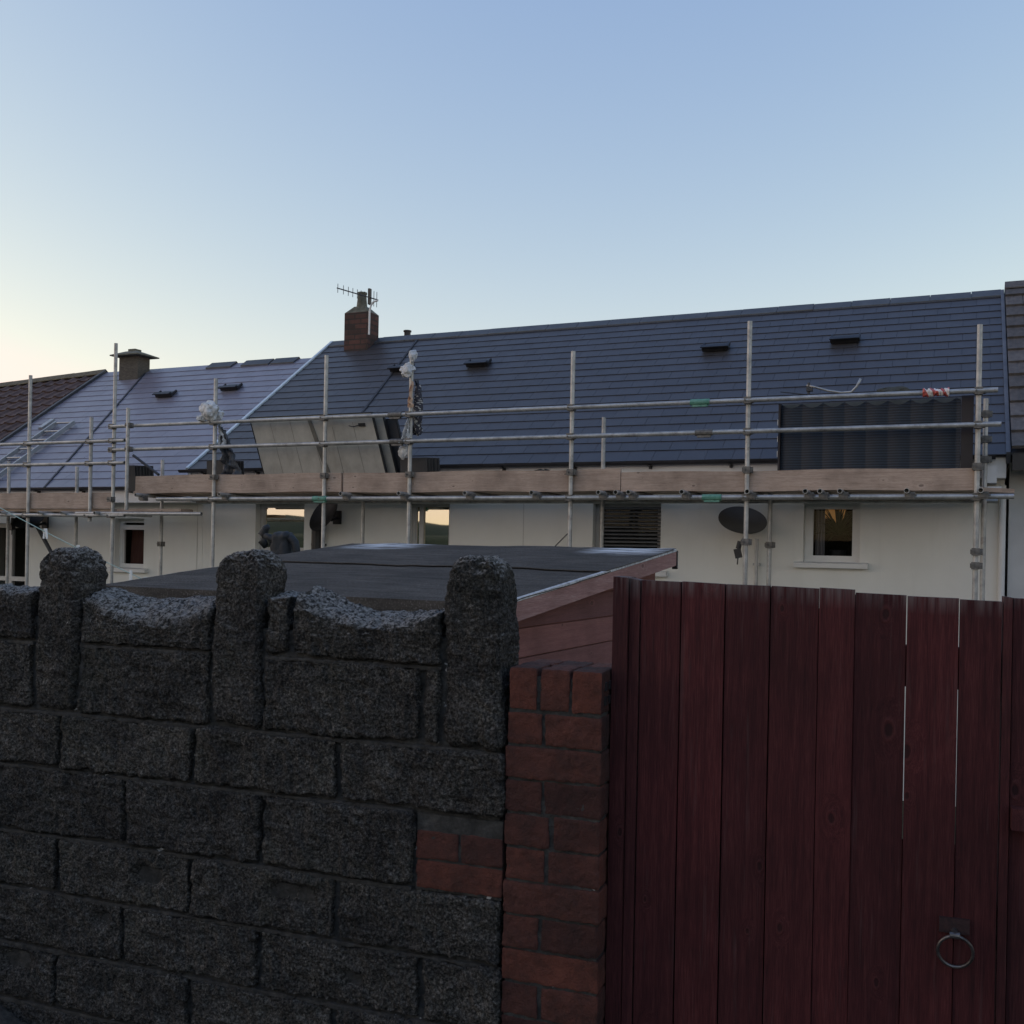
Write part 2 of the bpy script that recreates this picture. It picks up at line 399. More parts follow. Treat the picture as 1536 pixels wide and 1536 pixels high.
def m_panel_back():
    m, nt, b = mat_new('dusty_panel_back'); N = NT(nt); v = N.coord(); dr = N.coord((1,1,.15))
    col = N.ramp(N.noise(v, 5, 6, .65), [(.3, (.33,.315,.28)), (.7, (.47,.45,.40))])
    st = N.math('MULTIPLY', N.mask(N.noise(dr, 9, 4, .6), .55, .75), .5); col = N.mix(st, col, (.28,.26,.22))
    nt.links.new(col, b.inputs['Base Color']); b.inputs['Roughness'].default_value = .6
    nt.links.new(N.bump(N.noise(v, 6, 4), .2, .02), b.inputs['Normal'])
    return m
def m_corrugated():
    m, nt, b = mat_new('dark_glossy_sheet'); N = NT(nt); v = N.coord()
    w = N.new('ShaderNodeTexWave', wave_type='BANDS', bands_direction='Z'); w.inputs['Scale'].default_value = 12.0; w.inputs['Distortion'].default_value = 0.0
    nt.links.new(v, w.inputs['Vector'])
    col = N.ramp(w.outputs['Fac'], [(.3, (.010,.015,.025)), (.7, (.026,.037,.056))])
    nt.links.new(col, b.inputs['Base Color']); b.inputs['Roughness'].default_value = .50; b.inputs['Specular IOR Level'].default_value = .35
    nt.links.new(N.bump(w.outputs['Fac'], .3, .004), b.inputs['Normal'])
    return m
def m_tape():
    m, nt, b = mat_new('red_white_tape'); N = NT(nt); v = N.coord((1,.6,.6))
    w = N.new('ShaderNodeTexWave', wave_type='BANDS', bands_direction='DIAGONAL'); w.inputs['Scale'].default_value = 7.0; w.inputs['Distortion'].default_value = 3.0
    nt.links.new(v, w.inputs['Vector'])
    nt.links.new(N.ramp(w.outputs['Fac'], [(.45, (.50,.10,.085)), (.55, (.74,.70,.68))]), b.inputs['Base Color']); b.inputs['Roughness'].default_value = .4
    return m

ROCK, MORT, BRK = m_rockface(), m_mortar(), m_brick('pillar_brick', .72)
GATE = m_stained_wood('red_stained_gate', (.022,.0044,.0056), (.060,.0114,.0126), (.112,.0310,.0290), 'z', worn=.9, top_z=1.553)
POSTW = m_stained_wood('red_stained_post', (.021,.0046,.0060), (.055,.0118,.0132), (.108,.034,.031), 'z', worn=.6, top_z=1.553)
SHEDW = m_stained_wood('red_shed_board', (.135,.058,.054), (.190,.084,.078), (.25,.120,.110), 'y', worn=.2)
SHEDT = m_stained_wood('pale_red_barge', (.20,.105,.097), (.29,.165,.153), (.42,.30,.28), 'y', worn=.5)
FASC = m_stained_wood('grey_brown_fascia', (.20,.16,.13), (.34,.285,.24), (.46,.40,.34), 'x', worn=.3)
PLANK = m_stained_wood('scaffold_board_wood', (.25,.185,.145), (.43,.33,.265), (.56,.45,.375), 'x', worn=.5)
FELT, REND, STEEL = m_felt(), m_render(), m_steel()
SLATE = m_slate('blue_grey_slate', (.048,.046,.049), .42)
SLATED = m_slate('slate_edge', (.030,.029,.029), .65)
TILEB = simple('brown_concrete_tile', (.060,.034,.028), (.115,.070,.058), 9, .75, bump=.4, bscale=70, island=.22)
TILEG = simple('grey_brown_tile', (.070,.062,.060), (.135,.120,.112), 5, .8, bump=.4, bscale=60, island=.25, stretch=(3,3,.6))
LICH = simple('lichen_ridge', (.07,.055,.035), (.17,.14,.085), 14, .9, bump=.6, bscale=50)
BLACK = simple('black_plastic', (.010,.010,.012), (.022,.022,.025), 8, .45)
DGREY = simple('dark_grey_plastic', (.030,.032,.038), (.055,.057,.064), 8, .5, bump=.2, bscale=120)
LEAD = simple('dark_seam', (.020,.022,.028), (.035,.037,.045), 8, .6)
WHITE = simple('white_upvc', (.66,.66,.65), (.76,.76,.75), 3, .35)
GREYF = simple('grey_window_frame', (.42,.41,.40), (.55,.54,.52), 4, .4)
TRIM = simple('pale_blue_trim', (.46,.55,.62), (.60,.68,.74), 5, .35)
CEM = simple('mossy_cement', (.085,.085,.060), (.19,.18,.14), 12, .95, bump=.7, bscale=60)
CHIMG = simple('grey_sooty_brick', (.060,.053,.045), (.13,.115,.095), 16, .95, bump=.7, bscale=40, stretch=(1,1,3))
CBR = m_brickwork_far('chimney_brick')
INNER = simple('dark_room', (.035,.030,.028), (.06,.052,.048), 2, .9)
WARM = simple('room_wall_glow', (.42,.25,.11), (.60,.38,.18), 2, .8)
_b = WARM.node_tree.nodes['Principled BSDF']; _b.inputs['Emission Color'].default_value = (1, .50, .16, 1); _b.inputs['Emission Strength'].default_value = .07  # lamplight on the room wall put in as emission
CURT = simple('grey_curtain', (.32,.31,.34), (.50,.49,.52), 9, .9, stretch=(6,6,.3))
CURTR = simple('dark_red_curtain', (.10,.040,.034), (.17,.075,.060), 9, .9, stretch=(6,6,.3))
LEAF = simple('house_plant_leaf', (.020,.035,.015), (.05,.075,.03), 9, .6)
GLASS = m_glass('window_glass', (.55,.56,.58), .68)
GLASSD = m_glass('dim_window_glass', (.85,.85,.85), .007)
COUP = simple('coupler_steel', (.09,.085,.08), (.22,.21,.195), 30, .6, metal=.5, bump=.4, bscale=90)
GREEN = simple('green_painted_coupler', (.05,.20,.15), (.16,.34,.26), 30, .5, bump=.3, bscale=90)
ALU = simple('aluminium', (.30,.31,.32), (.46,.47,.48), 8, .4, metal=.6)
FRAMEB = simple('black_panel_frame', (.012,.012,.014), (.03,.03,.034), 8, .4, metal=.2)
PBACK, CORR, TAPE = m_panel_back(), m_corrugated(), m_tape()
WRAPC = m_wrap('clear_crumpled_wrap', (.42,.44,.46), (.78,.79,.80), (.08,.09,.11), .68)
WRAPD = m_wrap('printed_plastic_wrap', (.012,.014,.030), (.022,.024,.04), (.42,.42,.40), .57)
WRAPP = m_wrap('peach_plastic_wrap', (.62,.40,.27), (.74,.52,.38))
NAVY = simple('navy_cloth', (.006,.009,.013), (.018,.024,.031), 10, .7, bump=.5, bscale=40, bdist=.01)
ROPE = simple('pale_green_line', (.35,.50,.45), (.50,.62,.58), 9, .6)
PEG = simple('white_plastic_peg', (.68,.70,.70), (.80,.82,.82), 9, .5)
TARP = simple('dark_green_cloth', (.03,.035,.032), (.07,.075,.07), 9, .8, bump=.5, bscale=30)
GROUND = simple('rough_grass_ground', (.035,.042,.02), (.07,.075,.04), 3, .95, bump=.6, bscale=30, bdist=.03)
LANE = simple('lane_asphalt', (.035,.035,.036), (.06,.06,.06), 12, .9, bump=.5, bscale=120)
HILL = simple('dark_wooded_hill', (.03,.036,.022), (.06,.066,.042), .15, .95)
IRON = simple('worn_iron', (.06,.055,.055), (.20,.185,.18), 40, .4, metal=.8, bump=.3, bscale=120)

# ------------------------------------------------------------------ setting
GZ = -0.9     # the gardens by the houses lie lower than the lane
def ground_z(x, y): 
    t = np.clip((y-3.0)/6.0, 0, 1); b = np.clip((-y-4.2)/2.2, 0, 1); b = b*b*(3-2*b)*2.1*np.clip(1-(-y-9)/20, .0, 1)  # b: unseen bank behind the viewer, added to shade the foreground
    return GZ*(t*t*(3-2*t)) - .06 + b
mb = MB(); 
gx = np.concatenate([np.linspace(-900,-40,14), np.linspace(-36,24,61), np.linspace(28,900,14)])
gy = np.concatenate([np.linspace(-900,-30,12), np.linspace(-20,40,61), np.linspace(46,900,14)])
A, B = np.meshgrid(gx, gy, indexing='ij'); a, b = A.ravel(), B.ravel()
mb.arr(np.stack([a, b, ground_z(a, b)], 1), grid_faces(len(gx), len(gy)))
single('ground', mb, GROUND, None, None, (0,0,0), kind='structure', smooth=True)
mb = MB(); c4, s4 = math.cos(R(4)), math.sin(R(4))
mb.hexa([(c4*x - s4*y, s4*x + c4*y, z) for z in (-.08, -.02) for x, y in ((-40,-3.2),(40,-3.2),(40,2.2),(-40,2.2))])
single('lane', mb, LANE, None, None, (0,0,0), kind='structure')
def hill_ring(a0, a1, d, h, seed, n=260):
    mb = MB(); an = np.linspace(a0, a1, n)
    P = np.stack([np.cos(an)*d, np.sin(an)*d, np.zeros(n)], 1)
    hh = h*(.75 + .35*vnoise(P, .018, seed)) + .6*vnoise(P, .12, seed+1) + .35*vnoise(P, .5, seed+2)
    rows = []
    for k, (dd, f) in enumerate(((-14, 0), (-6, .7), (0, 1), (30, 1.0), (60, 0))):
        rows.append(np.stack([np.cos(an)*(d+dd), np.sin(an)*(d+dd), hh*f - (1.2 if f == 0 else 0)], 1))
    V = np.stack(rows, 0).reshape(-1, 3); mb.arr(V, grid_faces(len(rows), n)); return mb
# low wooded hills behind the viewer: they show in the window reflections
single('hills', hill_ring(R(165), R(375), 130, 6.2, 3), HILL, None, None, (0,0,0), kind='structure', smooth=True)

# ------------------------------------------------------------------ block wall (frame turned 4 degrees)
DW, DEL = 2.31, 4.0
AMP = [(7, .0042), (19, .0050), (-30, .0050), (-84, .0034), (-150, .0028), (260, .0014)]
AMPU = [(6, .0055), (15, .0055), (-26, .0045), (-84, .0034), (-150, .0028), (260, .0014)]
wall = thing('block_wall', 'dark rock-faced concrete block wall with rounded upright blocks along its scalloped top', 'wall', (-1.7, DW, 0), DEL)
body = MB(); sd = 100
ZJ = [-.06, .122, .285, .449, .612, .776, .968, 1.130]
J = {0: [-2.43,-1.97,-1.527,-1.06], 1: [-2.203,-1.746,-1.30]}
XL, XR = -3.20, -.847
def pit(Q):   # two old holes knocked in the face
    d = 0
    for cx, cz, rx, rz, dp in ((-1.89, .70, .040, .022, .034), (-2.36, .40, .05, .030, .030), (-1.43, .715, .075, .026, .028), (-1.25, .52, .03, .018, .02), (-1.62, 1.07, .03, .02, .014), (-2.05, .56, .03, .02, .02)):
        d = d - dp*np.exp(-(((Q[:, 0]-cx)/rx)**4 + ((Q[:, 2]-cz)/rz)**4))*(Q[:, 1] < DW+.03)
    return d
def row(z0, z1, joints, xl=XL, xr=XR, ztop=None, thick=.128, g=.015):
    global sd
    xs = [xl] + [x for x in joints if xl < x < xr] + [xr]
    for a, b in zip(xs[:-1], xs[1:]):
        sd += 7
        if b < -2.62: rs = .012
        else: rs = .0036
        rough_block(body, a+g/2, b-g/2, DW-.0075+.004*random.random(), DW+thick, z0+g/2, z1-g/2, rs, .007, AMP, sd, ztop=ztop, resy=.008, erode=pit)
for k in range(7):
    odd = (k % 2 == 1)
    js = J[1] if (k % 2 == 0) else J[0]
    js = [-3.1, -2.66] + js if k % 2 == 0 else [-2.88] + js
    # courses counted from the ground; the fifth makes room for the brick tie
    if k == 5: row(ZJ[k], ZJ[k+1], [-2.88, -2.43, -1.971, -1.527], xr=-1.082)
    elif k == 6: row(ZJ[k], ZJ[k+1], [-2.66, -2.203, -1.746, -1.30])
    else: row(ZJ[k], ZJ[k+1], js)
UPR = [(-2.300,-2.148), (-1.690,-1.536), (-1.012,-.860)]
Z2 = 1.328
row(1.130, Z2, [-2.75], xr=-2.306)
row(1.130, Z2, [], xl=-2.142, xr=-1.696)
row(1.130, Z2, [-1.072], xl=-1.530, xr=-1.018)
def flat_top(x, y): return np.full_like(x, 1.468) + .012*(y-DW)/.13
def scal_a(x, y):
    u = np.clip((x+2.142)/.446, 0, 1); t = np.clip((y-DW)/.128, 0, 1)
    back = 1.462 + .030*(1-np.sin(math.pi*u)**.7) ; front = 1.392 + .055*(2*np.abs(u-.55))**2.2
    return front + (back-front)*np.sqrt(t)
def scal_b(x, y):
    u = np.clip((x+1.455)/.437, 0, 1); t = np.clip((y-DW)/.128, 0, 1)
    back = 1.449 + .050*(2*np.abs(u-.62))**2.0; front = 1.418 + .055*(2*np.abs(u-.55))**2.4
    return front + (np.maximum(back, front+.004)-front)*np.sqrt(t)
row(Z2, 1.48, [-2.75], xr=-2.306, ztop=flat_top)
row(Z2, 1.49, [], xl=-2.142, xr=-1.696, ztop=scal_a)
row(Z2, 1.50, [], xl=-1.530, xr=-1.452, ztop=lambda x, y: np.full_like(x, 1.485)+.012*(y-DW)/.13)
row(Z2, 1.50, [], xl=-1.450, xr=-1.018, ztop=scal_b)
part('blockwork', body, ROCK, wall, smooth=True)
mm = MB()
for x0, x1, z0, z1 in ((XL, -.862, -.06, 1.20), (XL, -.875, 1.19, 1.40)):
    rough_block(mm, x0, x1, DW+.0135, DW+.112, z0, z1, .008, .004, [(26, .0035), (-80, .0030)], 5, resy=.03)
for zj in ZJ[1:] + [Z2]:
    for a, b in ([(XL, -.866)] if zj < 1.2 else [(XL, -2.31), (-2.14, -1.70), (-1.528, -1.02)]):
        if abs(zj-.968) < .001 or abs(zj-.776) < .001: b = min(b, -1.09)
        rough_block(mm, a, b, DW+.0005, DW+.05, zj-.0125, zj+.0005, .006, .004, [(20, .0030), (-70, .0026), (160, .0015)], int(zj*1000), resy=.02)
part('mortar', mm, MORT, wall, smooth=True)
for k, (a, b) in enumerate(UPR):
    u = MB(); rough_block(u, a, b, DW-.0085, DW+.130, 1.136, 1.598+.004*(k == 1), .0036, .024, AMPU, 900+k*31, resy=.006, dome=.085)
    part('upright_block', u, ROCK, wall, smooth=True)
pl = MB(); rough_block(pl, -3.2, -1.9, DW-.11, DW-.012, -.08, .30, .012, .03, AMP, 77, resy=.012, ztop=lambda x, y: .285 - .12*np.clip((x+2.45)/.5, 0, 1.5) + .0*y)
part('plinth', pl, m_mortar(), wall, smooth=True)

# ------------------------------------------------------------------ brick pillar
pil = thing('brick_pillar', 'narrow red brick gate pillar toothed into the end of the block wall', 'pillar', (-.73, DW, 0), DEL)
bb = MB(); BA = [(16, .0018), (50, .0018), (120, .0020), (230, .0010)]
PX0, PX1, PY1 = -.846, -.609, DW+.225
def brick(x0, x1, y0, y1, z0, z1):
    global sd; sd += 3
    jx = lambda: random.uniform(-.0015, .0015)
    rough_block(bb, x0+jx(), x1+jx(), y0+jx(), y1+jx(), z0, z1, .005, .0045, BA, sd, resy=.012)
for k in range(3):   # top course laid on edge
    w = (PX1-PX0)/3; brick(PX0+k*w+.0035, PX0+(k+1)*w-.0035, DW, DW+.108, 1.238, 1.338); brick(PX0+k*w+.0035, PX0+(k+1)*w-.0035, DW+.116, PY1, 1.238, 1.336)
zc = 1.2335; k = 0
while zc > -.05:
    z0, z1 = zc-.0785, zc-.0025
    cut = PX0 + (.094 if k % 2 == 0 else .237)
    if k in (4, 5):
        xs = [(-1.078, -.965), (-.957, -.850)] if k == 4 else [(-1.078, -.850)]
        for a, b in xs: brick(a, b, DW+.001, DW+.12, *((.851, .921) if k == 4 else (.779, .8475)))
    if k % 2 == 0 and k != 4: brick(PX0, cut-.0035, DW, PY1, z0, z1); brick(cut+.0035, PX1, DW, PY1, z0, z1)
    elif k == 4: brick(PX0+.001, -.745, DW, PY1, z0, z1); brick(-.737, PX1, DW, PY1, z0, z1)
    elif k == 3: brick(PX0, PX0+.112, DW, PY1, z0, z1); brick(PX0+.122, PX1, DW, PY1, z0, z1)
    else: brick(PX0, PX1, DW, PY1, z0, z1)
    zc -= .081; k += 1
part('brickwork', bb, BRK, pil, smooth=True)
mm = MB(); rough_block(mm, PX0+.004, PX1-.005, DW+.0045, PY1-.01, -.06, 1.318, .012, .003, [(40, .002), (120, .0015)], 9, resy=.03)
rough_block(mm, -1.080, -.852, DW+.005, DW+.115, .772, .962, .008, .003, [(40, .003), (120, .0015)], 10, resy=.03)
part('mortar', mm, MORT, pil, smooth=True)
hb = MB()
for zz in (1.258, 1.292): 
    for yy in (DW+.022, DW+.056): hb.box(PX1-.012, PX1+.0022, yy, yy+.014, zz, zz+.020)
part('perforation', hb, BLACK, pil)

# ------------------------------------------------------------------ gate, posts and fence
DG = 2.39
def board(mb, x0, x1, y0, y1, z0, zl, zr, cut=0.0, n=14, taper=0.0):
    """one sawn board, slightly bowed, its top cut a little out of square"""
    V = []
    for i in range(n+1):
        t = i/n; bow = .0016*math.sin(5*t + x0*40)
        for x, side in ((x0, 0), (x1, 1)):
            zt = zl if side == 0 else zr
            z = z0 + (zt-z0)*t; xx = x + taper*(1-t)*(1 if side else -1)*.5
            V += [(xx, y0+bow, z), (xx, y1+bow, z)]
    F = []
    for i in range(n):
        o = i*4
        F += [(o, o+2, o+6, o+4), (o+3, o+1, o+5, o+7), (o+1, o, o+4, o+5), (o+2, o+3, o+7, o+6)]
    F += [(0, 1, 3, 2), (n*4, n*4+2, n*4+3, n*4+1)]
    mb.add(V, F)
gate = thing('garden_gate', 'dark red stained boarded garden gate with an iron ring handle', 'gate', (-.15, DG, 0), DEL)
gb = MB()
BX = [(-.541,-.4475,1.553,1.551), (-.4445,-.3455,1.5525,1.549), (-.3425,-.2435,1.549,1.548), (-.2405,-.1372,1.548,1.545),
      (-.1355,-.0602,1.5475,1.545), (-.0588,.0466,1.5385,1.536), (.0489,.1517,1.5345,1.533), (.1543,.2350,1.531,1.529)]
for k, (a, b, zl, zr) in enumerate(BX):
    board(gb, a, b, DG+.001*(k % 3), DG+.021, .06, zl, zr, taper=.0012 if k in (6, 7) else 0)
for gx_, zt_ in ((-.446, 1.549), (-.344, 1.547), (-.242, 1.545), (-.1367, 1.500), (-.0594, 1.534), (.0476, 1.00), (.1527, 1.00)):   # battens that close the tight joints
    gb.box(gx_-.011, gx_+.011, DG+.0225, DG+.0233, .07, zt_)
part('board_panel', gb, GATE, gate)
for z0, z1 in ((1.335, 1.425), (.80, .89), (.22, .31)):
    r = MB(); r.box(-.53, .23, DG+.0235, DG+.058, z0, z1); part('rail', r, GATE, gate)
rp = on_y(1433, 1428, DG-.022, DEL)
h = MB(); h.obox((rp.x-.002, DG-.004, rp.z+.050), (1,0,0), (0,1,0), (0,0,1), .030, .004, .016)
for i in range(14):
    pass
h.lathe((0,0,0), [(0.001, 0)], 3) if False else None
hp = part('handle_plate', h, simple('rusty_red_plate', (.014,.005,.006), (.034,.012,.012), 60, .7, bump=.6, bscale=90), gate)
hs = MB(); hs.path([(rp.x-.002, DG, rp.z+.042), (rp.x-.002, DG-.028, rp.z+.036)], .0065, 12); hs.path([(rp.x-.012, DG-.024, rp.z+.036), (rp.x+.008, DG-.024, rp.z+.036)], .0075, 12)
part('staple', hs, IRON, hp, smooth=False)
ring = MB(); pts = []
for i in range(37):
    a = 2*math.pi*i/36; pts.append((rp.x + .0345*math.sin(a), DG-.026 + .006*(math.cos(a)-1)*-1, rp.z + .0345*math.cos(a)))
ring.path(pts, .0036, 10, cap=False); part('ring_handle', ring, IRON, hp, smooth=True)

post = thing('gate_post', 'dark red gate post with a weathered top beside the brick pillar', 'post', (-.58, DG, 0), DEL)
p = MB(); board(p, -.606, -.570, DG-.014, DG+.07, -.05, 1.560, 1.558); part('post', p, POSTW, post)
p = MB(); board(p, -.568, -.544, DG-.004, DG+.05, -.05, 1.556, 1.552); part('cover_strip', p, POSTW, post)
fen = thing('wooden_fence', 'red boarded fence to the right of the gate, cut off by the photo edge', 'fence', (.5, DG, 0), DEL)
p = MB(); board(p, .2385, .2555, DG-.004, DG+.04, -.05, 1.540, 1.538); part('cover_strip', p, POSTW, fen)
p = MB(); x = .2580
for k in range(9): board(p, x, x+.099, DG+.006, DG+.027, .05, 1.537-.003*k, 1.535-.003*k); x += .1025
part('board_panel', p, POSTW, fen)
p = MB(); p.box(.2585, 1.15, DG-.028, DG+.004, 1.055, 1.100); part('rail', p, POSTW, fen)

# ------------------------------------------------------------------ garden shed (frame turned -3 degrees)
DS = -3.0
f1 = on_y(757, 908, 3.3, DS); f2 = on_y(1011, 827, 5.26, DS)
SX0, SX1, SY0, SY1 = -3.80, -1.706, 3.30, 5.26; SZ0, SZ1 = f1.z, f2.z
shed = thing('garden_shed', 'red timber garden shed with a frosted felt pent roof behind the wall', 'shed', (-2.75, 3.3, -.1), DS)
def sz(y): return SZ0 + (SZ1-SZ0)*(y-SY0)/(SY1-SY0)
# felt roof: three overlapping sheets
V = MB()
nx, ny = 120, 60
YJ = min((abs(on_y(850, 858, y, DS).z - sz(y)), y) for y in np.linspace(SY0, SY1, 400))[1]
for k, (ya, yb, lift) in enumerate(((SY0-.012, YJ+.05, 0.0), (YJ, SY1+.01, .009))):
    X = np.linspace(SX0-.012, SX1+.004, nx); Y = np.linspace(ya, yb, ny)
    A, B = np.meshgrid(X, Y, indexing='ij'); a, b = A.ravel(), B.ravel()
    P = np.stack([a, b, 0*a], 1)
    z = sz(b) + lift + .0045*vnoise(P, 3.2, 40) + .0020*vnoise(P, 11, 41) + .004
    T = np.stack([a, b, z], 1); Bo = np.stack([a, b, z-.0035], 1)
    F = grid_faces(nx, ny); V.arr(T, F); V.arr(Bo, F[:, ::-1])
    # edges
    for idx in (np.arange(nx)*ny, np.arange(nx)*ny+ny-1, np.arange(ny), np.arange(ny)+(nx-1)*ny):
        o = len(V.v); V.v.extend(map(tuple, T[idx].tolist())); V.v.extend(map(tuple, Bo[idx].tolist())); m = len(idx)
        V.f.extend([(o+i, o+i+1, o+m+i+1, o+m+i) for i in range(m-1)])
felt = part('roof_felt', V, FELT, shed, smooth=True)
# the felt is turned down over the low edge
V = MB(); V.hexa([(SX0-.012, SY0-.016, SZ0-.040), (SX1, SY0-.016, SZ0-.040), (SX1, SY0-.0125, SZ0-.040), (SX0-.012, SY0-.0125, SZ0-.040),
                  (SX0-.012, SY0-.016, SZ0+.006), (SX1, SY0-.016, SZ0+.006), (SX1, SY0-.0125, SZ0+.006), (SX0-.012, SY0-.0125, SZ0+.006)])
part('felt_drip', V, FELT, shed)
V = MB(); V.hexa([(SX0, SY0, SZ0-.022), (SX1-.022, SY0, SZ0-.022), (SX1-.022, SY1, SZ1-.022), (SX0, SY1, SZ1-.022),
                  (SX0, SY0, SZ0-.006), (SX1-.022, SY0, SZ0-.006), (SX1-.022, SY1, SZ1-.006), (SX0, SY1, SZ1-.006)])
part('roof_board', V, FASC, shed)
V = MB(); V.box(SX0+.01, SX1-.024, SY0+.004, SY0+.022, SZ0-.105, SZ0-.026); part('fascia', V, FASC, shed)
V = MB()
for xa, xb in ((SX1-.020, SX1), (SX0-.006, SX0+.0)):
    V = MB(); V.hexa([(xa, SY0-.02, SZ0-.078), (xb, SY0-.02, SZ0-.078), (xb, SY1+.03, SZ1-.076), (xa, SY1+.03, SZ1-.076),
            (xa, SY0-.02, SZ0-.004), (xb, SY0-.02, SZ0-.004), (xb, SY1+.03, SZ1-.002), (xa, SY1+.03, SZ1-.002)])
    part('barge_board', V, SHEDT, shed)
V = MB(); V.hexa([(SX1-.019, SY0-.02, SZ0-.002), (SX1+.003, SY0-.02, SZ0-.002), (SX1+.003, SY1+.03, SZ1+.0), (SX1-.019, SY1+.03, SZ1+.0),
                  (SX1-.019, SY0-.02, SZ0+.008), (SX1+.003, SY0-.02, SZ0+.008), (SX1+.003, SY1+.03, SZ1+.010), (SX1-.019, SY1+.03, SZ1+.010)])
FROST = simple('frosted_edge', (.22,.22,.23), (.62,.63,.64), 45, .8, bump=.5, bscale=90)
part('frosted_batten', V, FROST, shed)
V = MB(); V.box(SX1-.024, SX1+.004, SY1+.031, SY1+.046, SZ1-.095, SZ1+.004); part('end_cap', V, BLACK, shed)
WX0, WX1, WY0, WY1 = SX0+.07, SX1-.075, SY0+.12, SY1-.09
def cladding(mb, a0, a1, fix, axis, zb, topf, out):
    z = zb; hb = .118
    while True:
        t0, t1 = topf(a0), topf(a1)
        if z > max(t0, t1): break
        S_ = [a0+(a1-a0)*q/16 for q in range(17)]; run = []
        for q in S_ + [None]:
            ok = q is not None and min(z+hb-.006, topf(q)) > z+.004
            if ok: run.append(q)
            elif len(run) > 1:
                o_ = len(mb.v)
                for p in run:
                    l = min(z+hb-.006, topf(p))
                    mb.v += [(fix-.012, p, z), (fix, p, z), (fix-.001, p, l), (fix-.012, p, l)] if axis == 'y' else [(p, fix+.012, z), (p, fix, z), (p, fix, l), (p, fix+.012, l)]
                for i in range(len(run)-1):
                    for e in range(4): mb.f.append((o_+i*4+e, o_+i*4+(e+1) % 4, o_+i*4+4+(e+1) % 4, o_+i*4+4+e))
                L_ = o_+4*(len(run)-1); mb.f += [(o_, o_+1, o_+2, o_+3), (L_+3, L_+2, L_+1, L_)]; run = []
            else: run = []
        z += hb
V = MB(); cladding(V, WY0, WY1, WX1, 'y', -.1, lambda y: sz(y)-.025, 1); 
part('side_wall', V, SHEDW, shed)
V = MB(); cladding(V, WX0, WX1-.013, WY0, 'x', -.1, lambda x: sz(WY0)-.025, 1); part('front_wall', V, SHEDW, shed)
V = MB()
V.hexa([(WX0, WY0+.014, -.12), (WX1-.016, WY0+.014, -.12), (WX1-.016, WY1, -.12), (WX0, WY1, -.12),
        (WX0, WY0+.014, sz(WY0)-.024), (WX1-.016, WY0+.014, sz(WY0)-.024), (WX1-.016, WY1, sz(WY1)-.024), (WX0, WY1, sz(WY1)-.024)])
part('carcass', V, SHEDW, shed)

# ------------------------------------------------------------------ terraced houses
YE, ZE, YR, ZR = 11.30, 2.665, 14.79, 5.105       # eave and ridge of the main roof
YW = 11.60
TAN = (ZR-ZE)/(YR-YE); SL = math.hypot(YR-YE, ZR-ZE)
SV = Vector((0, YR-YE, ZR-ZE)).normalized(); SN = Vector((0, -SV.z, SV.y))
def roof_pt(x, s, n, dz=0): 
    p = Vector((x, YE, ZE+dz)) + SV*s + SN*n; return p
def on_roof(px, py, dz=0, lift=0.0):
    return on_plane(px, py, roof_pt(0, 0, lift, dz), SN)
def slates(mb, x0, x1, dz, courses=20, w=.305, skip=None):
    g = SL/courses
    for i in range(courses):
        off = 0 if i % 2 == 0 else w/2
        k = -1
        while True:
            a = x0 - off + (k+1)*w; b = a + w; k += 1
            if a >= x1: break
            a, b = max(a+.0017, x0), min(b-.0017, x1)
            if b-a < .02: continue
            s0 = i*g - (.03 if i == 0 else 0); s1 = min((i+1)*g + .02, SL)
            j = random.uniform(-.0012, .0012); t = random.uniform(-.0015, .0015)
            mb.hexa([roof_pt(a, s0+t, .003+j, dz), roof_pt(b, s0-t, .003+j, dz), roof_pt(b, s1, -.004, dz), roof_pt(a, s1, -.004, dz),
                     roof_pt(a, s0+t, .013+j, dz), roof_pt(b, s0-t, .013+j, dz), roof_pt(b, s1, .004, dz), roof_pt(a, s1, .004, dz)])
def deck(mb, x0, x1, dz, tilt=0.0):
    """closed roof body under the covering, both slopes"""
    yb = 2*YR-YE
    P = []
    for x in (x0, x1):
        d = dz + tilt*(x-x1)
        P += [(x, YE+.02, ZE+d-.03), (x, YE+.02, ZE+d-.008), (x, YR, ZR+d-.022), (x, yb, ZE+d-.008), (x, yb, ZE+d-.03), (x, YR, ZR+d-.16)]
    mb.add(P, [(0,1,2,5), (5,2,3,4), (6,11,8,7), (11,10,9,8), (0,6,7,1), (1,7,8,2), (2,8,9,3), (3,9,10,4), (4,10,11,5), (5,11,6,0)])
def ridge(mb, x0, x1, dz, seg=.45, lift=.028, tilt=0.0):
    x = x0
    while x < x1-.01:
        e = min(x+seg, x1); j = random.uniform(-.003, .003)
        for sgn in (-1, 1):
            d0, d1 = dz+tilt*(x-x1)+j, dz+tilt*(e-x1)+j
            mb.hexa([(x+.003, YR, ZR+d0+lift-.012), (e-.003, YR, ZR+d1+lift-.012), (e-.003, YR+sgn*.16, ZR+d1-.16*TAN+lift-.012), (x+.003, YR+sgn*.16, ZR+d0-.16*TAN+lift-.012),
                     (x+.003, YR, ZR+d0+lift+.004), (e-.003, YR, ZR+d1+lift+.004), (e-.003, YR+sgn*.16, ZR+d1-.16*TAN+lift+.004), (x+.003, YR+sgn*.16, ZR+d0-.16*TAN+lift+.004)])
        x = e
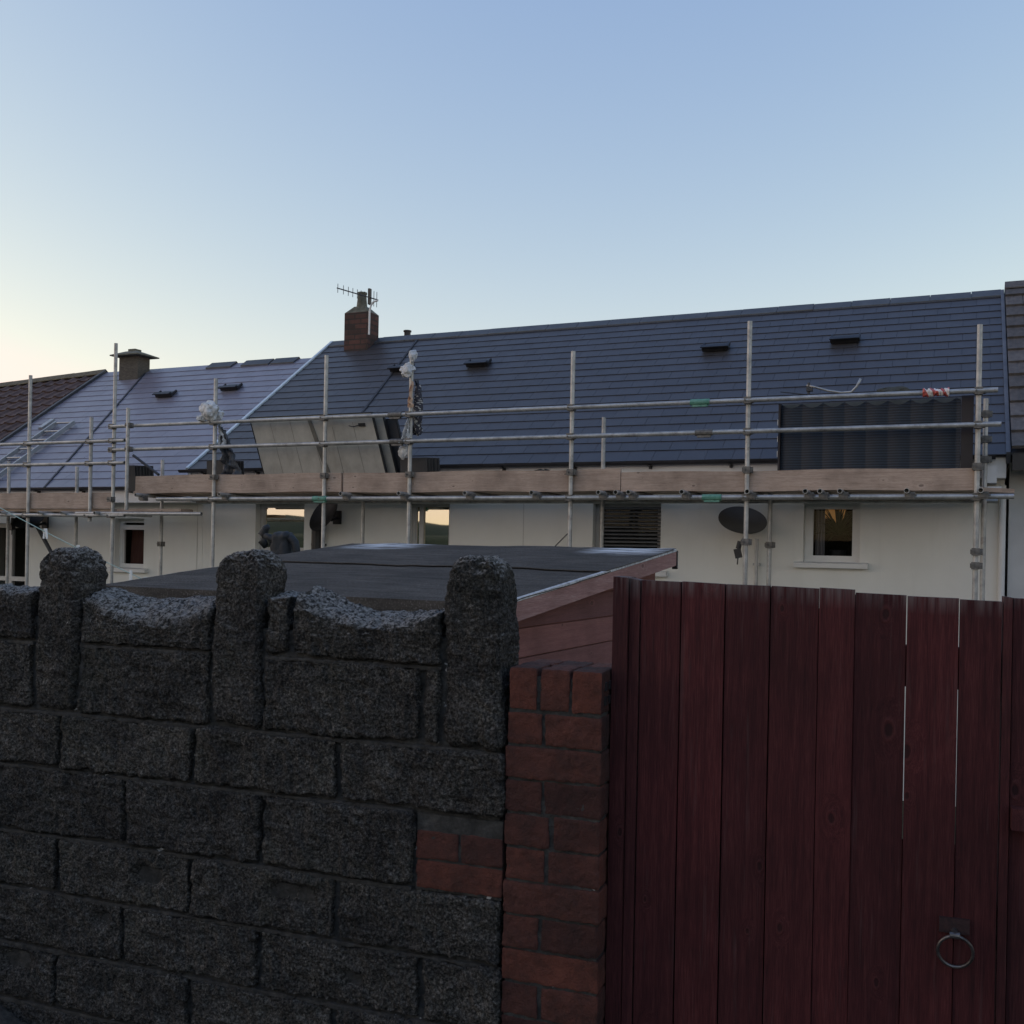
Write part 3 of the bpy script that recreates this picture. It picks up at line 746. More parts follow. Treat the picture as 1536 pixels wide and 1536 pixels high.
def wall_open(mb, x0, x1, z0, z1, yf, yb, holes, depth=.16):
    """front wall with real openings and reveals, plus ends, back and top"""
    xs = sorted({x0, x1, *[h[0] for h in holes], *[h[1] for h in holes]}); zs = sorted({z0, z1, *[h[2] for h in holes], *[h[3] for h in holes]})
    for a, b in zip(xs[:-1], xs[1:]):
        for c, d in zip(zs[:-1], zs[1:]):
            if any(h[0] <= (a+b)/2 <= h[1] and h[2] <= (c+d)/2 <= h[3] for h in holes): continue
            mb.quad((a, yf, c), (b, yf, c), (b, yf, d), (a, yf, d))
    for a, b, c, d in holes:
        y = yf+depth
        mb.quad((a, yf, c), (a, yf, d), (a, y, d), (a, y, c)); mb.quad((b, yf, d), (b, yf, c), (b, y, c), (b, y, d))
        mb.quad((a, yf, d), (b, yf, d), (b, y, d), (a, y, d)); mb.quad((b, yf, c), (a, yf, c), (a, y, c), (b, y, c))
    mb.quad((x0, yf, z0), (x0, yf, z1), (x0, yb, z1), (x0, yb, z0)); mb.quad((x1, yf, z1), (x1, yf, z0), (x1, yb, z0), (x1, yb, z1))
    mb.quad((x1, yb, z0), (x0, yb, z0), (x0, yb, z1), (x1, yb, z1)); mb.quad((x0, yf, z1), (x1, yf, z1), (x1, yb, z1), (x0, yb, z1))
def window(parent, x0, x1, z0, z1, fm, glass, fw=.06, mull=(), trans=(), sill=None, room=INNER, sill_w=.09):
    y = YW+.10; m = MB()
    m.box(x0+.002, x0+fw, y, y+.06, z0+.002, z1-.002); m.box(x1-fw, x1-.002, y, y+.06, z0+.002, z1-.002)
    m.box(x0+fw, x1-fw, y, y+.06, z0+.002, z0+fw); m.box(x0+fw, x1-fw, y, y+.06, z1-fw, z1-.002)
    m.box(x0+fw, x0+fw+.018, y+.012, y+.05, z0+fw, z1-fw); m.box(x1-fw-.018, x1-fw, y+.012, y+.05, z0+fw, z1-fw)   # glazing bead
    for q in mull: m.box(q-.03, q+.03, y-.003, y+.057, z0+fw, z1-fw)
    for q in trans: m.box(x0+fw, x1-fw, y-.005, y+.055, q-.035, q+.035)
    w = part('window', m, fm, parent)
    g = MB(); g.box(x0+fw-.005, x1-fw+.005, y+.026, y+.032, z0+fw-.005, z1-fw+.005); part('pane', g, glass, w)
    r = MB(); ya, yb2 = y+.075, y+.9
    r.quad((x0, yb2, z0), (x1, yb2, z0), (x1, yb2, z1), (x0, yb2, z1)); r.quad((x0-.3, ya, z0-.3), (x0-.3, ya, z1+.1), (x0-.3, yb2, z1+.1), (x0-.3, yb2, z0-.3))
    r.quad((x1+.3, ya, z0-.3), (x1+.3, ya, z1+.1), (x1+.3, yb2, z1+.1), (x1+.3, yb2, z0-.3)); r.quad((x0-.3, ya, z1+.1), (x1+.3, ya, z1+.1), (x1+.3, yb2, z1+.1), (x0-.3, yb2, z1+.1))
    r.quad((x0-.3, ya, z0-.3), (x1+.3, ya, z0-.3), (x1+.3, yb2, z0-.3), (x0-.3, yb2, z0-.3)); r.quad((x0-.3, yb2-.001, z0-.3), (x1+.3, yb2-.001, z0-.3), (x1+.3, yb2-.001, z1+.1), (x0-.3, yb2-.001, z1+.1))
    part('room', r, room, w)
    if sill:
        s = MB(); s.hexa([(x0-sill_w, YW-.075, z0-.062), (x1+sill_w, YW-.075, z0-.062), (x1+sill_w, YW-.002, z0-.062), (x0-sill_w, YW-.002, z0-.062),
                          (x0-sill_w, YW-.075, z0-.012), (x1+sill_w, YW-.075, z0-.012), (x1+sill_w, YW-.002, z0+.004), (x0-sill_w, YW-.002, z0+.004)])
        part('sill', s, sill, w)
    return w
def roof_vent(parent, px, py, dz):
    c = on_roof(px, py, dz, .02); u = Vector((1,0,0)); m = MB()
    a, b, h = .17, .15, .075
    P = [c-u*a-SV*b*.5, c+u*a-SV*b*.5, c+u*a*.85+SV*b, c-u*a*.85+SV*b]
    top = [P[0]+SN*h, P[1]+SN*h, P[2]+SN*.012, P[3]+SN*.012]
    m.hexa(P+top); m.obox(c-SV*b*.55+SN*(h+.004), u, SV, SN, a+.012, .035, .007)
    for k in (-1, 1): m.obox(c+u*k*a+SV*.02+SN*.03, u, SV, SN, .01, b*.55, .022)
    part('roof_vent', m, BLACK, parent)
def gutter(parent, x0, x1, dz):
    m = MB(); n = 9; yc, zc_ = YE-.022, ZE+dz-.016
    pr = [(yc+.042*math.cos(math.pi+math.pi*i/n), zc_+.042*math.sin(math.pi+math.pi*i/n)) for i in range(n+1)]
    inn = [(yc+.038*math.cos(math.pi+math.pi*i/n), zc_+.038*math.sin(math.pi+math.pi*i/n)) for i in range(n+1)][::-1]
    ring_ = pr+inn; o = len(m.v); L = len(ring_)
    for x in (x0, x1): m.v.extend([(x, y, z) for y, z in ring_])
    m.f.extend([(i, (i+1) % L, L+(i+1) % L, L+i) for i in range(L)]); m.f.append(tuple(range(L))); m.f.append(tuple(range(L, 2*L))[::-1])
    x = x0+.4
    while x < x1: m.box(x-.015, x+.015, yc-.046, yc+.075, zc_-.056, zc_-.043); m.box(x-.012, x+.012, yc+.02, yc+.075, zc_-.080, zc_-.045); x += .92
    part('gutter', m, BLACK, parent)
def eaves(parent, x0, x1, dz):
    m = MB(); m.box(x0, x1, YE+.052, YE+.072, ZE+dz-.235, ZE+dz-.022); m.box(x0, x1, YE+.075, YW-.002, ZE+dz-.235, ZE+dz-.222)
    part('fascia', m, WHITE, parent)

def win_x(px, py=800): return on_y(px, py, YW).x
XA, XB = -10.02, .335        # main renovated roof
house = thing('terraced_house', 'long cream house with a dark slate roof and a red brick chimney, behind the scaffolding', 'house', (-5, YW, GZ))
zt = ZE-.235
H3 = (win_x(383), win_x(456), 1.52, 2.20); H4 = (win_x(612), win_x(674), 1.55, 2.20); H5 = (win_x(889), win_x(991), 1.40, 2.20); H6 = (win_x(1205), win_x(1290), 1.545, 2.20)
m = MB(); wall_open(m, XA+.002, XB-.003, GZ-.1, ZE-.03, YW, 2*YR-YW, [H3, H4, H5, H6]); part('wall', m, REND, house)
m = MB(); deck(m, XA, XB, 0); rf = part('roof', m, LEAD, house)
m = MB(); slates(m, XA, XB, 0); part('slating', m, SLATE, rf)
m = MB(); ridge(m, XA, XB, 0, seg=.5); part('ridge', m, simple('slate_grey_ridge', (.05,.055,.06), (.085,.09,.095), 5, .5), rf)
gutter(house, XA-.15, XB-.1, 0); eaves(house, XA, XB, 0)
# verge trim on the step down to the next house, party seam, right-hand verge
m = MB(); m.hexa([roof_pt(XA-.045, -.02, -.25), roof_pt(XA+.004, -.02, -.25), roof_pt(XA+.004, SL, -.25), roof_pt(XA-.045, SL, -.25),
                  roof_pt(XA-.045, -.02, .032), roof_pt(XA+.004, -.02, .032), roof_pt(XA+.004, SL+.01, .032), roof_pt(XA-.045, SL+.01, .032)])
part('verge_trim', m, TRIM, rf)
def seam(px1, py1, px2, py2, dz, parent, w=.02):
    a, b = on_roof(px1, py1, dz, .02), on_roof(px2, py2, dz, .02); m = MB(); d = (b-a); L = d.length; x = Vector((1,0,0))
    m.hexa([a-x*w-SN*.02, a+x*w-SN*.02, b+x*w-SN*.02, b-x*w-SN*.02, a-x*w+SN*.004, a+x*w+SN*.004, b+x*w+SN*.004, b-x*w+SN*.004]); part('seam', m, LEAD, parent)
seam(626, 509, 541, 621, 0, rf, .016)
m = MB(); m.hexa([roof_pt(XB-.005, -.02, -.1), roof_pt(XB+.035, -.02, -.1), roof_pt(XB+.035, SL, -.1), roof_pt(XB-.005, SL, -.1),
                  roof_pt(XB-.005, -.02, .03), roof_pt(XB+.035, -.02, .03), roof_pt(XB+.035, SL, .03), roof_pt(XB-.005, SL, .03)])
part('verge_trim', m, simple('grey_verge', (.07,.075,.085), (.14,.145,.16), 5, .4), rf)
for q in ((603, 554), (718, 547), (1074, 523), (1268, 511)): roof_vent(rf, *q, 0)
# chimney on the ridge
def chimney(parent, pxl, pxr, top_y, yf, yb, zb, mat_, cap='pot'):
    l, r_ = on_y(pxl, top_y, yf), on_y(pxr, top_y, yf); m = MB()
    m.box(l.x, r_.x, yf, yb, zb, l.z); ch = part('chimney', m, mat_, parent)
    cx, cy = (l.x+r_.x)/2, (yf+yb)/2; zt_ = l.z
    if cap == 'pot':
        m = MB(); rad = [(1.0, 0), (1.0, .03)]
        w, d = (r_.x-l.x)/2, (yb-yf)/2
        m.hexa([(cx-w, yf, zt_), (cx+w, yf, zt_), (cx+w, yb, zt_), (cx-w, yb, zt_), (cx-.10, cy-.08, zt_+.12), (cx+.10, cy-.08, zt_+.12), (cx+.10, cy+.08, zt_+.12), (cx-.10, cy+.08, zt_+.12)])
        part('flaunching', m, CEM, ch)
        m = MB(); m.lathe((cx, cy, zt_+.09), [(.095, 0), (.085, .08), (.074, .20), (.074, .24), (.082, .245), (.082, .275), (.060, .28), (.056, .15)], 20); part('chimney_pot', m, CEM, ch, smooth=False)
    else:
        w, d = (r_.x-l.x)/2+.12, (yb-yf)/2+.12
        m = MB(); m.box(cx-w, cx+w, cy-d, cy+d, zt_, zt_+.02)
        m.hexa([(cx-w, cy-d, zt_+.02), (cx+w, cy-d, zt_+.02), (cx+w, cy+d, zt_+.02), (cx-w, cy+d, zt_+.02), (cx-.12, cy-.10, zt_+.10), (cx+.12, cy-.10, zt_+.10), (cx+.12, cy+.10, zt_+.10), (cx-.12, cy+.10, zt_+.10)])
        m.box(cx-.085, cx+.085, cy-.08, cy+.08, zt_+.10, zt_+.145)
        part('capping', m, CEM, ch)
    return l, r_
cl, cr = chimney(house, 517, 552, 470, YR-.36, YR-.02, 4.6, CBR)
m = MB(); pq = on_y(611, 507, YR+.2); m.path([(pq.x, YR+.2, ZR-.3), (pq.x, YR+.2, pq.z+.10)], .055, 12); m.path([(pq.x, YR+.2, pq.z+.10), (pq.x, YR+.2, pq.z+.125)], .068, 12); part('flue_pipe', m, BLACK, house)

for px in (296, 785):
    xb = win_x(px); m = MB(); m.box(xb-.004, xb+.004, YW-.004, YW-.001, GZ, 2.42); part('render_bead', m, simple('bead_grey', (.52,.50,.46), (.58,.56,.52), 6, .9), house)
# windows of the main house
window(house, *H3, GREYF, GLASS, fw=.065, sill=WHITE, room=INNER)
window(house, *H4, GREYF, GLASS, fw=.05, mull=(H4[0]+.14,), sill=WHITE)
GLASSB = m_glass('blind_window_glass', (.8,.8,.8), .012)
w5 = window(house, *H5, GREYF, GLASSB, fw=.05, sill=WHITE)
m = MB(); z = 1.46
while z < 2.15: m.hexa([(H5[0]+.09, YW+.055, z), (H5[1]-.01, YW+.055, z), (H5[1]-.01, YW+.085, z+.012), (H5[0]+.09, YW+.085, z+.012), (H5[0]+.09, YW+.055, z+.016), (H5[1]-.01, YW+.055, z+.016), (H5[1]-.01, YW+.085, z+.028), (H5[0]+.09, YW+.085, z+.028)]); z += .044
m.box(H5[0]+.075, H5[0]+.095, YW+.05, YW+.09, 1.42, 2.19)
part('shutter', m, simple('grey_louvre', (.055,.058,.062), (.11,.115,.12), 6, .5), w5)
w6 = window(house, *H6, WHITE, GLASSD, fw=.072, sill=WHITE, room=INNER)
# things behind the right-hand window
zp = H6[2]+.09; cxp = (H6[0]+H6[1])/2+.03; yp = YW+.36
pot = thing('house_plant', 'spiky leaved house plant standing behind the right-hand window', 'plant', (cxp, yp, zp-.1))
m = MB(); m.lathe((cxp, yp, zp-.12), [(.07, 0), (.095, .16), (.10, .17), (.085, .165)], 16); part('pot', m, DGREY, pot)
m = MB()
for i in range(95):
    a = random.uniform(0, 2*math.pi); L = random.uniform(.34, .62); e = random.uniform(.25, 1.45)
    d = Vector((math.cos(a)*math.cos(e), math.sin(a)*math.cos(e)*.6, math.sin(e))); sdv = Vector((-math.sin(a), math.cos(a), 0))
    p0 = Vector((cxp, yp, zp+.20)); q = []
    for t in np.linspace(0, 1, 6):
        c = p0 + d*L*t + Vector((0, 0, -.20*L*t*t*2)); wd = .017*(1-t)**.7*(.5+t*1.2)+.001
        q.append((c-sdv*wd, c+sdv*wd))
    for u, v in zip(q[:-1], q[1:]): m.quad(u[0], u[1], v[1], v[0])
part('leaves', m, LEAF, pot)
cur = MB(); n = 26; 
xs = np.linspace(H6[0]+.10, H6[0]+.20, n); 
V = []
for x in xs:
    yy = YW+.24+.02*math.sin((x-xs[0])*180); V += [(x, yy, zp-.05), (x, yy, 2.16)]
cur.add(V, [(2*i, 2*i+2, 2*i+3, 2*i+1) for i in range(n-1)])
single('curtain', cur, CURT, 'pale grey curtain drawn to one side beside the spiky house plant', 'curtain', (H6[0]+.15, YW+.25, zp-.05))
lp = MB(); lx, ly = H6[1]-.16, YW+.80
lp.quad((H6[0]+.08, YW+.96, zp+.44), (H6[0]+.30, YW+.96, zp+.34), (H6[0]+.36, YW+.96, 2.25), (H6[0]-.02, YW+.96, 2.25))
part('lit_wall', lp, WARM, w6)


# left-hand slate house, a step lower
DZL = -.235; XC = -15.2
lh = thing('terraced_house', 'pale house one step lower with a slate roof coloured with lilac sky sheen and a grey capped chimney', 'house', (-12.6, YW, GZ))
L2 = (win_x(172), win_x(216), 1.235, 1.97); L1 = (-15.0, win_x(40, 830), .30, 1.88)
m = MB(); wall_open(m, XC+.002, XA-.002, GZ-.1, ZE+DZL-.03, YW, 2*YR-YW, [L2, L1]); part('wall', m, REND, lh)
m = MB(); deck(m, XC, XA-.05, DZL); rl = part('roof', m, LEAD, lh)
m = MB(); slates(m, XC, XA-.05, DZL); part('slating', m, m_slate('sky_sheen_slate', (.180,.172,.212), .33), rl)  # same slate, base colour lifted to carry the lilac sky sheen
gutter(lh, XC, XA-.2, DZL); eaves(lh, XC, XA-.006, DZL)
seam(217, 560, 66, 731, DZL, rl, .016)
for q in ((249, 593), (347, 583)): roof_vent(rl, *q, DZL)
for a, b, y in ((318, 355, 545), (370, 411, 539), (414, 449, 534)):
    p1 = on_y(a, y, YR); p2 = on_y(b, y-4, YR); m = MB()
    for sg in (-1, 1):
        m.hexa([(p1.x, YR, ZR+DZL+.02), (p2.x, YR, ZR+DZL+.02), (p2.x, YR+sg*.17, ZR+DZL-.17*TAN+.02), (p1.x, YR+sg*.17, ZR+DZL-.17*TAN+.02),
                (p1.x, YR, ZR+DZL+.040), (p2.x, YR, ZR+DZL+.040), (p2.x, YR+sg*.17, ZR+DZL-.17*TAN+.042), (p1.x, YR+sg*.17, ZR+DZL-.17*TAN+.042)])
    part('ridge_tile', m, DGREY, rl)
chimney(lh, 179, 207, 535, YR-.36, YR-.06, 4.2, CHIMG, cap='slab')
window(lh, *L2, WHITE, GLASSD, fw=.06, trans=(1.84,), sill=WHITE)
m = MB(); m.add([(L2[0]+.10, YW+.22, L2[2]), (L2[1]-.06, YW+.22, L2[2]), (L2[0]+.30, YW+.25, 1.80), (L2[0]+.10, YW+.25, 1.80)], [(0,1,2,3)])
single('curtain', m, CURTR, 'dark red curtain hanging in the narrow window on the left', 'curtain', (L2[0]+.2, YW+.22, L2[2]))
window(lh, *L1, GREYF, GLASSD, fw=.07, mull=(-14.32, -13.98), trans=(1.0,), sill=None)

# brown-tiled house at far left: profiled concrete tiles
bh = thing('terraced_house', 'far left house with a brown tiled roof and a mossy ridge', 'house', (-18, YW, GZ))
DZB, XD, TL = -.26, -24.0, .045
m = MB(); wall_open(m, XD, XC-.002, GZ-.1, ZE-.65, YW, 2*YR-YW, []); part('wall', m, REND, bh)
m = MB(); deck(m, XD, XC-.01, DZB, TL); rb = part('roof', m, LEAD, bh)
def profiled(mb, x0, x1, dz, courses, w, amp, tilt=0.0, lift=.05, flat=False):
    g = SL/courses; per = 10
    for i in range(courses):
        x = x0 - (w/2 if (flat and i % 2) else 0)
        while x < x1-.01:
            a, b = max(x, x0), min(x+w, x1); x += w
            if b-a < .03: continue
            U = np.linspace(0, 1, per+1); j = random.uniform(-.004, .004); js = random.uniform(-.006, .006)
            V = []; 
            for u in U:
                xx = a+.003+(b-a-.006)*u; prof = amp*(max(0, math.cos(2*math.pi*(u-.12)))**1.5) if not flat else .004*abs(math.sin(4*math.pi*u))
                d = dz + tilt*(xx-x1)
                for s_, n_ in ((i*g-.035+js, lift-.03), (i*g-.035+js, lift+prof+j), ((i+1)*g+.01, lift-.03+prof*.9)):
                    V.append(roof_pt(xx, min(s_, SL), n_, d))
            o = len(mb.v); mb.v.extend([tuple(v) for v in V])
            for k in range(per):
                q = o+k*3; mb.f += [(q, q+3, q+4, q+1), (q+1, q+4, q+5, q+2)]
m = MB(); profiled(m, XD, XC-.01, DZB, 13, .30, .035, TL); part('tiling', m, TILEB, rb)
m = MB(); ridge(m, XD, XC-.01, DZB, .42, .09, TL); part('ridge', m, LICH, rb)
m = MB(); m.hexa([roof_pt(XC-.03, -.02, -.12, DZB), roof_pt(XC+.03, -.02, -.12, DZB), roof_pt(XC+.03, SL, -.12, DZB), roof_pt(XC-.03, SL, -.12, DZB),
                  roof_pt(XC-.03, -.02, .075, DZB), roof_pt(XC+.03, -.02, .075, DZB), roof_pt(XC+.03, SL, .075, DZB), roof_pt(XC-.03, SL, .075, DZB)])
part('verge', m, DGREY, rb)

# right-hand house: larger flat tiles, taller
rh = thing('terraced_house', 'house cut off by the right edge with large grey-brown roof tiles', 'house', (3, YW, GZ))
m = MB(); wall_open(m, XB+.04, 7, GZ-.1, ZE-.06, YW+.03, 2*YR-YW, []); part('wall', m, simple('pale_grey_render', (.50,.50,.50), (.60,.60,.60), 2, .9, bump=.3, bscale=70), rh)
m = MB(); deck(m, XB+.04, 7, .02); rr_ = part('roof', m, LEAD, rh)
m = MB(); profiled(m, XB+.04, 7, .03, 13, .40, 0, 0, .07, flat=True); part('tiling', m, TILEG, rr_)
m = MB(); ridge(m, XB+.04, 7, .04, .45, .085); part('ridge', m, TILEG, rr_)
m = MB(); m.box(XB+.05, 7, YE-.09, YE+.06, ZE-.17, ZE-.015); part('gutter', m, BLACK, rh)
m = MB(); m.box(XB-.22, XB-.085, YE-.02, YW-.004, ZE-.29, ZE-.12); m.box(XB-.24, XB-.040, YE-.02, YW-.006, ZE-.385, ZE-.325); part('eaves_box', m, WHITE, rh)
m = MB(); xq = win_x(1503); m.path([(xq, YW-.05, ZE-.30), (xq, YW-.05, GZ-.1)], .032, 12); part('downpipe', m, WHITE, rh)

# ------------------------------------------------------------------ scaffolding
YS, YI, TR = 10.50, 11.17, .0245
def tube(p, q): return MB().path([p, q], TR, 12, hollow=.82)
def coupler_mesh():
    m = MB(); m.box(-.036, .036, -.040, .040, -.034, .034); m.box(-.046, -.030, -.030, .048, -.022, .022); m.path([(-.02, -.055, 0), (-.02, .05, 0)], .009, 8); m.path([(.052, .0, -.03), (.052, .0, .03)], .010, 8)
    m.box(.03, .056, -.02, .02, -.028, .028)
    return m
CPL = None
def coupler(parent, x, y, z, mat_=None, rz=0.0):
    global CPL
    if CPL is None:
        o = part('coupler', coupler_mesh(), COUP, parent); CPL = o; sh = FRAME[parent]
        me = o.data; FRAME[o] = sh
        me.transform(Matrix.Translation(sh))
    else:
        o = CPL.copy(); COL.objects.link(o); o.parent = parent
    o.location = Vector((x, y, z)) - FRAME[parent]; o.rotation_euler = (0, 0, rz)
    return o
def standards(parent, spec, Y, zb=GZ):
    out = []
    for px, py in spec:
        p = on_y(px, py, Y); part('standard', tube((p.x, Y, zb-.05), (p.x, Y, p.z)), STEEL, parent, smooth=False); out.append(p.x)
    return out
sca = thing('scaffolding', 'long steel tube scaffold in front of the dark slate roofed house', 'scaffold', (-5, YS, GZ))
sx = standards(sca, ((1470,487),(1125,482),(860,527),(618,527),(490,533),(324,568),(174,515)), YS)
ix = standards(sca, ((1479,598),(1156,720),(906,626),(545,745),(244,690)), YI)
# rails, a little in front of the standards; each run is two or three tubes long
ZT, ZM, ZL = 3.178, 2.862, 2.193
YRL = YS-2*TR-.004
def x_at(px, py, Y=YRL): return on_y(px, py, Y).x
for a, b, dy in ((x_at(1050,606), x_at(1497,587), 0), (x_at(600,622), x_at(1062,605), -.0), (x_at(165,640), x_at(598,625), 0)):
    part('guard_rail', tube((a+.002, YRL+dy, ZT), (b, YRL+dy, ZT)), STEEL, sca)
for a, b in ((x_at(1057,654), x_at(1502,634)), (x_at(600,663), x_at(1056,654)), (x_at(170,675), x_at(599,663))):
    part('guard_rail', tube((a+.002, YRL, ZM), (b, YRL, ZM)), STEEL, sca)
for a, b in ((x_at(1070,747), x_at(1521,751)), (x_at(480,748), x_at(1069,747)), (x_at(235,749), x_at(479,748))):
    part('ledger', tube((a+.002, YRL, ZL), (b, YRL, ZL)), STEEL, sca)
part('ledger', tube((x_at(235,749), YI+2*TR+.004, ZL), (x_at(1500,751), YI+2*TR+.004, ZL)), STEEL, sca)
for x in sx:
    for z in (ZT, ZM, ZL): coupler(sca, x, YRL+.02, z)
for x in sx[:-1]: coupler(sca, x-.0, YS-.002, 2.475)
for px, py, z in ((1050,607,ZT), (1068,747,ZL), (480,748,ZL)):
    xg = x_at(px, py); m = MB(); m.path([(xg-.10, YRL, z), (xg+.10, YRL, z)], .033, 12); m.box(xg-.08, xg+.08, YRL-.02, YRL+.02, z-.048, z-.030); part('sleeve_coupler', m, GREEN, sca)
for px, py, z in ((1056,655,ZM), (596,663,ZM), (593,624,ZT)):
    xg = x_at(px, py); m = MB(); m.path([(xg-.09, YRL, z), (xg+.09, YRL, z)], .033, 12); m.box(xg-.07, xg+.07, YRL-.02, YRL+.02, z-.050, z-.030); part('sleeve_coupler', m, COUP, sca)
for px in (1471,1360,1260,1230,1208,1121,1023,943,924,898,798,698,599,512,330,205):
    p = on_y(px, 739, YRL-.10); part('transom', tube((p.x, YRL-.12, ZL+.052), (p.x, 11.48, ZL+.052)), STEEL, sca)
    coupler(sca, p.x+.03, YRL, ZL+.012, rz=1.57)
# boards
ZP = ZL+.080
for k, (a, b) in enumerate(((x_at(927,735), x_at(1466,735)), (x_at(500,737), x_at(924,735)), (x_at(190,740), x_at(497,740)))):
    for j in range(3):
        m = MB(); m.box(a+.004*j, b-.003, YS+.075+j*.228, YS+.075+j*.228+.222, ZP, ZP+.038); part('platform_board', m, PLANK, sca)
for k, (a, b, z0, z1) in enumerate(((x_at(928,720), x_at(1464,720), 2.262, 2.470), (x_at(509,720), x_at(927,720), 2.272, 2.507), (x_at(196,720), x_at(506,720), 2.280, 2.512))):
    m = MB(); n = 24
    V = []
    for i in range(n+1):
        x = a+(b-a)*i/n; dz = .006*math.sin(i*.5+k*2); dy = .004*math.sin(i*.7+k)
        V += [(x, YS+.030+dy, z0+dz), (x, YS+.068+dy, z0+dz), (x, YS+.068+dy, z1+dz), (x, YS+.030+dy, z1+dz)]
    F = []
    for i in range(n):
        o = 4*i
        for q in range(4): F.append((o+q, o+(q+1) % 4, o+4+(q+1) % 4, o+4+q)[::-1])
    F += [(0,1,2,3), (4*n+3, 4*n+2, 4*n+1, 4*n)]
    m.add(V, F); part('toe_board', m, PLANK, sca)
# platform ends left and right
m = MB(); a, b = on_y(176, 770, YS+.1), on_y(272, 773, YS+.1); m.box(a.x, b.x, YS+.09, YS+.31, 2.035, 2.073); m.box(a.x-.1, b.x-.2, YS+.33, YS+.55, 2.035, 2.073); part('platform_board', m, PLANK, sca)
part('ledger', tube((a.x-.6, YRL, 2.00), (x_at(302, 777), YRL, 2.00)), STEEL, sca)
m = MB(); a, b = on_y(1468, 740, YS+.1), on_y(1522, 742, YS+.1); m.obox(((a.x+b.x)/2, YS+.32, ZP-.01), (1,0,-.06), (0,1,0), (.06,0,1), (b.x-a.x)/2, .2, .019); part('platform_board', m, PLANK, sca)
# short upright with hanging end at the left, and plumb tube of the right end
p1, p2 = on_y(192.5, 612, YRL-.052), on_y(189, 765, YRL-.052); part('standard', tube((p1.x, YRL-.052, p2.z), (p1.x, YRL-.052, p1.z)), STEEL, sca)
for z in (ZT, ZM): coupler(sca, p1.x, YRL-.03, z)
for x, z in ((ix[1], 1.72), (ix[4], 1.60), (sx[1], 1.74), (sx[0], 1.55), (sx[0], 1.68), (ix[0], 3.05), (ix[0], 2.8), (ix[0], 2.6)): coupler(sca, x, (YS if x in sx else YI), z)

scl = thing('scaffolding', 'lower steel tube scaffold at the far left below the sky-sheened slate roof', 'scaffold', (-13, YS, GZ))
lx = standards(scl, ((46,563),), YS)
part('standard', tube((on_y(137.5,626,YS).x, YS, on_y(135,782,YS).z), (on_y(137.5,626,YS).x, YS, on_y(137.5,626,YS).z)), STEEL, scl); xs2 = on_y(137.5,626,YS).x
standards(scl, ((116,700), (14,692)), YI)
for y0, z in ((663, 2.985), (698, 2.685), (772, 1.975)):
    part('guard_rail' if z > 2.2 else 'ledger', tube((-16.2, YRL, z), (x_at(187, y0), YRL, z)), STEEL, scl)
    for x in (lx[0], xs2, sx[-1]): coupler(scl, x, YRL+.02, z)
m = MB(); b = on_y(166, 750, YS+.03); m.box(-16.2, b.x, YS+.03, YS+.068, 2.072, 2.290); part('toe_board', m, PLANK, scl)
for j in range(3):
    m = MB(); m.box(-16.2, b.x, YS+.075+j*.228, YS+.297+j*.228, 2.030, 2.068); part('platform_board', m, PLANK, scl)
for px in (10, 66, 100, 150): p = on_y(px, 772, YRL); part('transom', tube((p.x, YRL-.1, 2.004), (p.x, 11.4, 2.004)), STEEL, scl)

# ------------------------------------------------------------------ things on the scaffold
ZD = ZP+.039
def lean_panel(x0, x1, yb, yt, h, shear, frame=True, label='', t=.035, group=None, back=PBACK):
    """framed panel standing on the boards and leaning; its face is the pale back sheet"""
    zb = ZD; up = Vector((shear, yt-yb, math.sqrt(max(.01, h*h-(yt-yb)**2)))).normalized(); ux = Vector((1,0,0)); nn = ux.cross(up).normalized()
    if nn.y > 0: nn = -nn
    o = thing('solar_panel', label, 'panel', ((x0+x1)/2, yb, zb), group=group)
    P = lambda x, s, n: Vector((x, yb, zb)) + up*s + nn*n
    def slab(m, xa, xb, sa, sb, na, nb): m.hexa([P(xa,sa,na), P(xb,sa,na), P(xb,sa,nb), P(xa,sa,nb), P(xa,sb,na), P(xb,sb,na), P(xb,sb,nb), P(xa,sb,nb)])
    m = MB(); fw = .012
    slab(m, x0, x0+fw, 0, h, -t, .004); slab(m, x1-fw, x1, 0, h, -t, .004); slab(m, x0+fw, x1-fw, 0, fw, -t, .004); slab(m, x0+fw, x1-fw, h-fw, h, -t, .004); part('frame', m, FRAMEB, o)
    m = MB(); slab(m, x0+fw, x1-fw, fw, h-fw, -.010, 0); part('back_sheet', m, back, o)
    return o, P, slab
pA = on_y(399, 708, 10.75).x; pB = on_y(583, 708, 10.75).x
o, P, slab = lean_panel(pA, pB, 10.80, 10.585, .97, -.16, label='pale backed solar panel leaning against the guard rail, nearest of its stack')
m = MB()
for k in range(1, 6): x = pA+(pB-pA)*k/6.0; slab(m, x-.0025, x+.0025, .02+.1*random.random(), .80+.14*random.random(), .0005, .002)
part('tabbing', m, simple('grey_line', (.20,.19,.165), (.27,.25,.22), 8, .7), o)
m = MB(); slab(m, pB-.22, pB-.13, .80, .84, .001, .014); m.path([P(pB-.20, .82, .012), P(pB-.30, .80, .02), P(pB-.36, .815, .012)], .005, 8); part('junction_box', m, BLACK, o)
m = MB(); m.hexa([P(pA+.98, .02, .001), P(pA+1.05, .02, .001), P(pA+1.05, .02, .010), P(pA+.98, .02, .010), P(pA+.88, .95, .001), P(pA+.93, .95, .001), P(pA+.93, .95, .010), P(pA+.88, .95, .010)]); part('diagonal_strip', m, simple('dark_strip', (.10,.095,.08), (.18,.165,.14), 8, .8), o)  # narrow dark strip slanting across the back sheet
o2, P2, slab2 = lean_panel(pA+.05, pB+.10, 10.885, 10.675, .965, -.16, label='second dark framed solar panel, behind the nearest one of the stack')
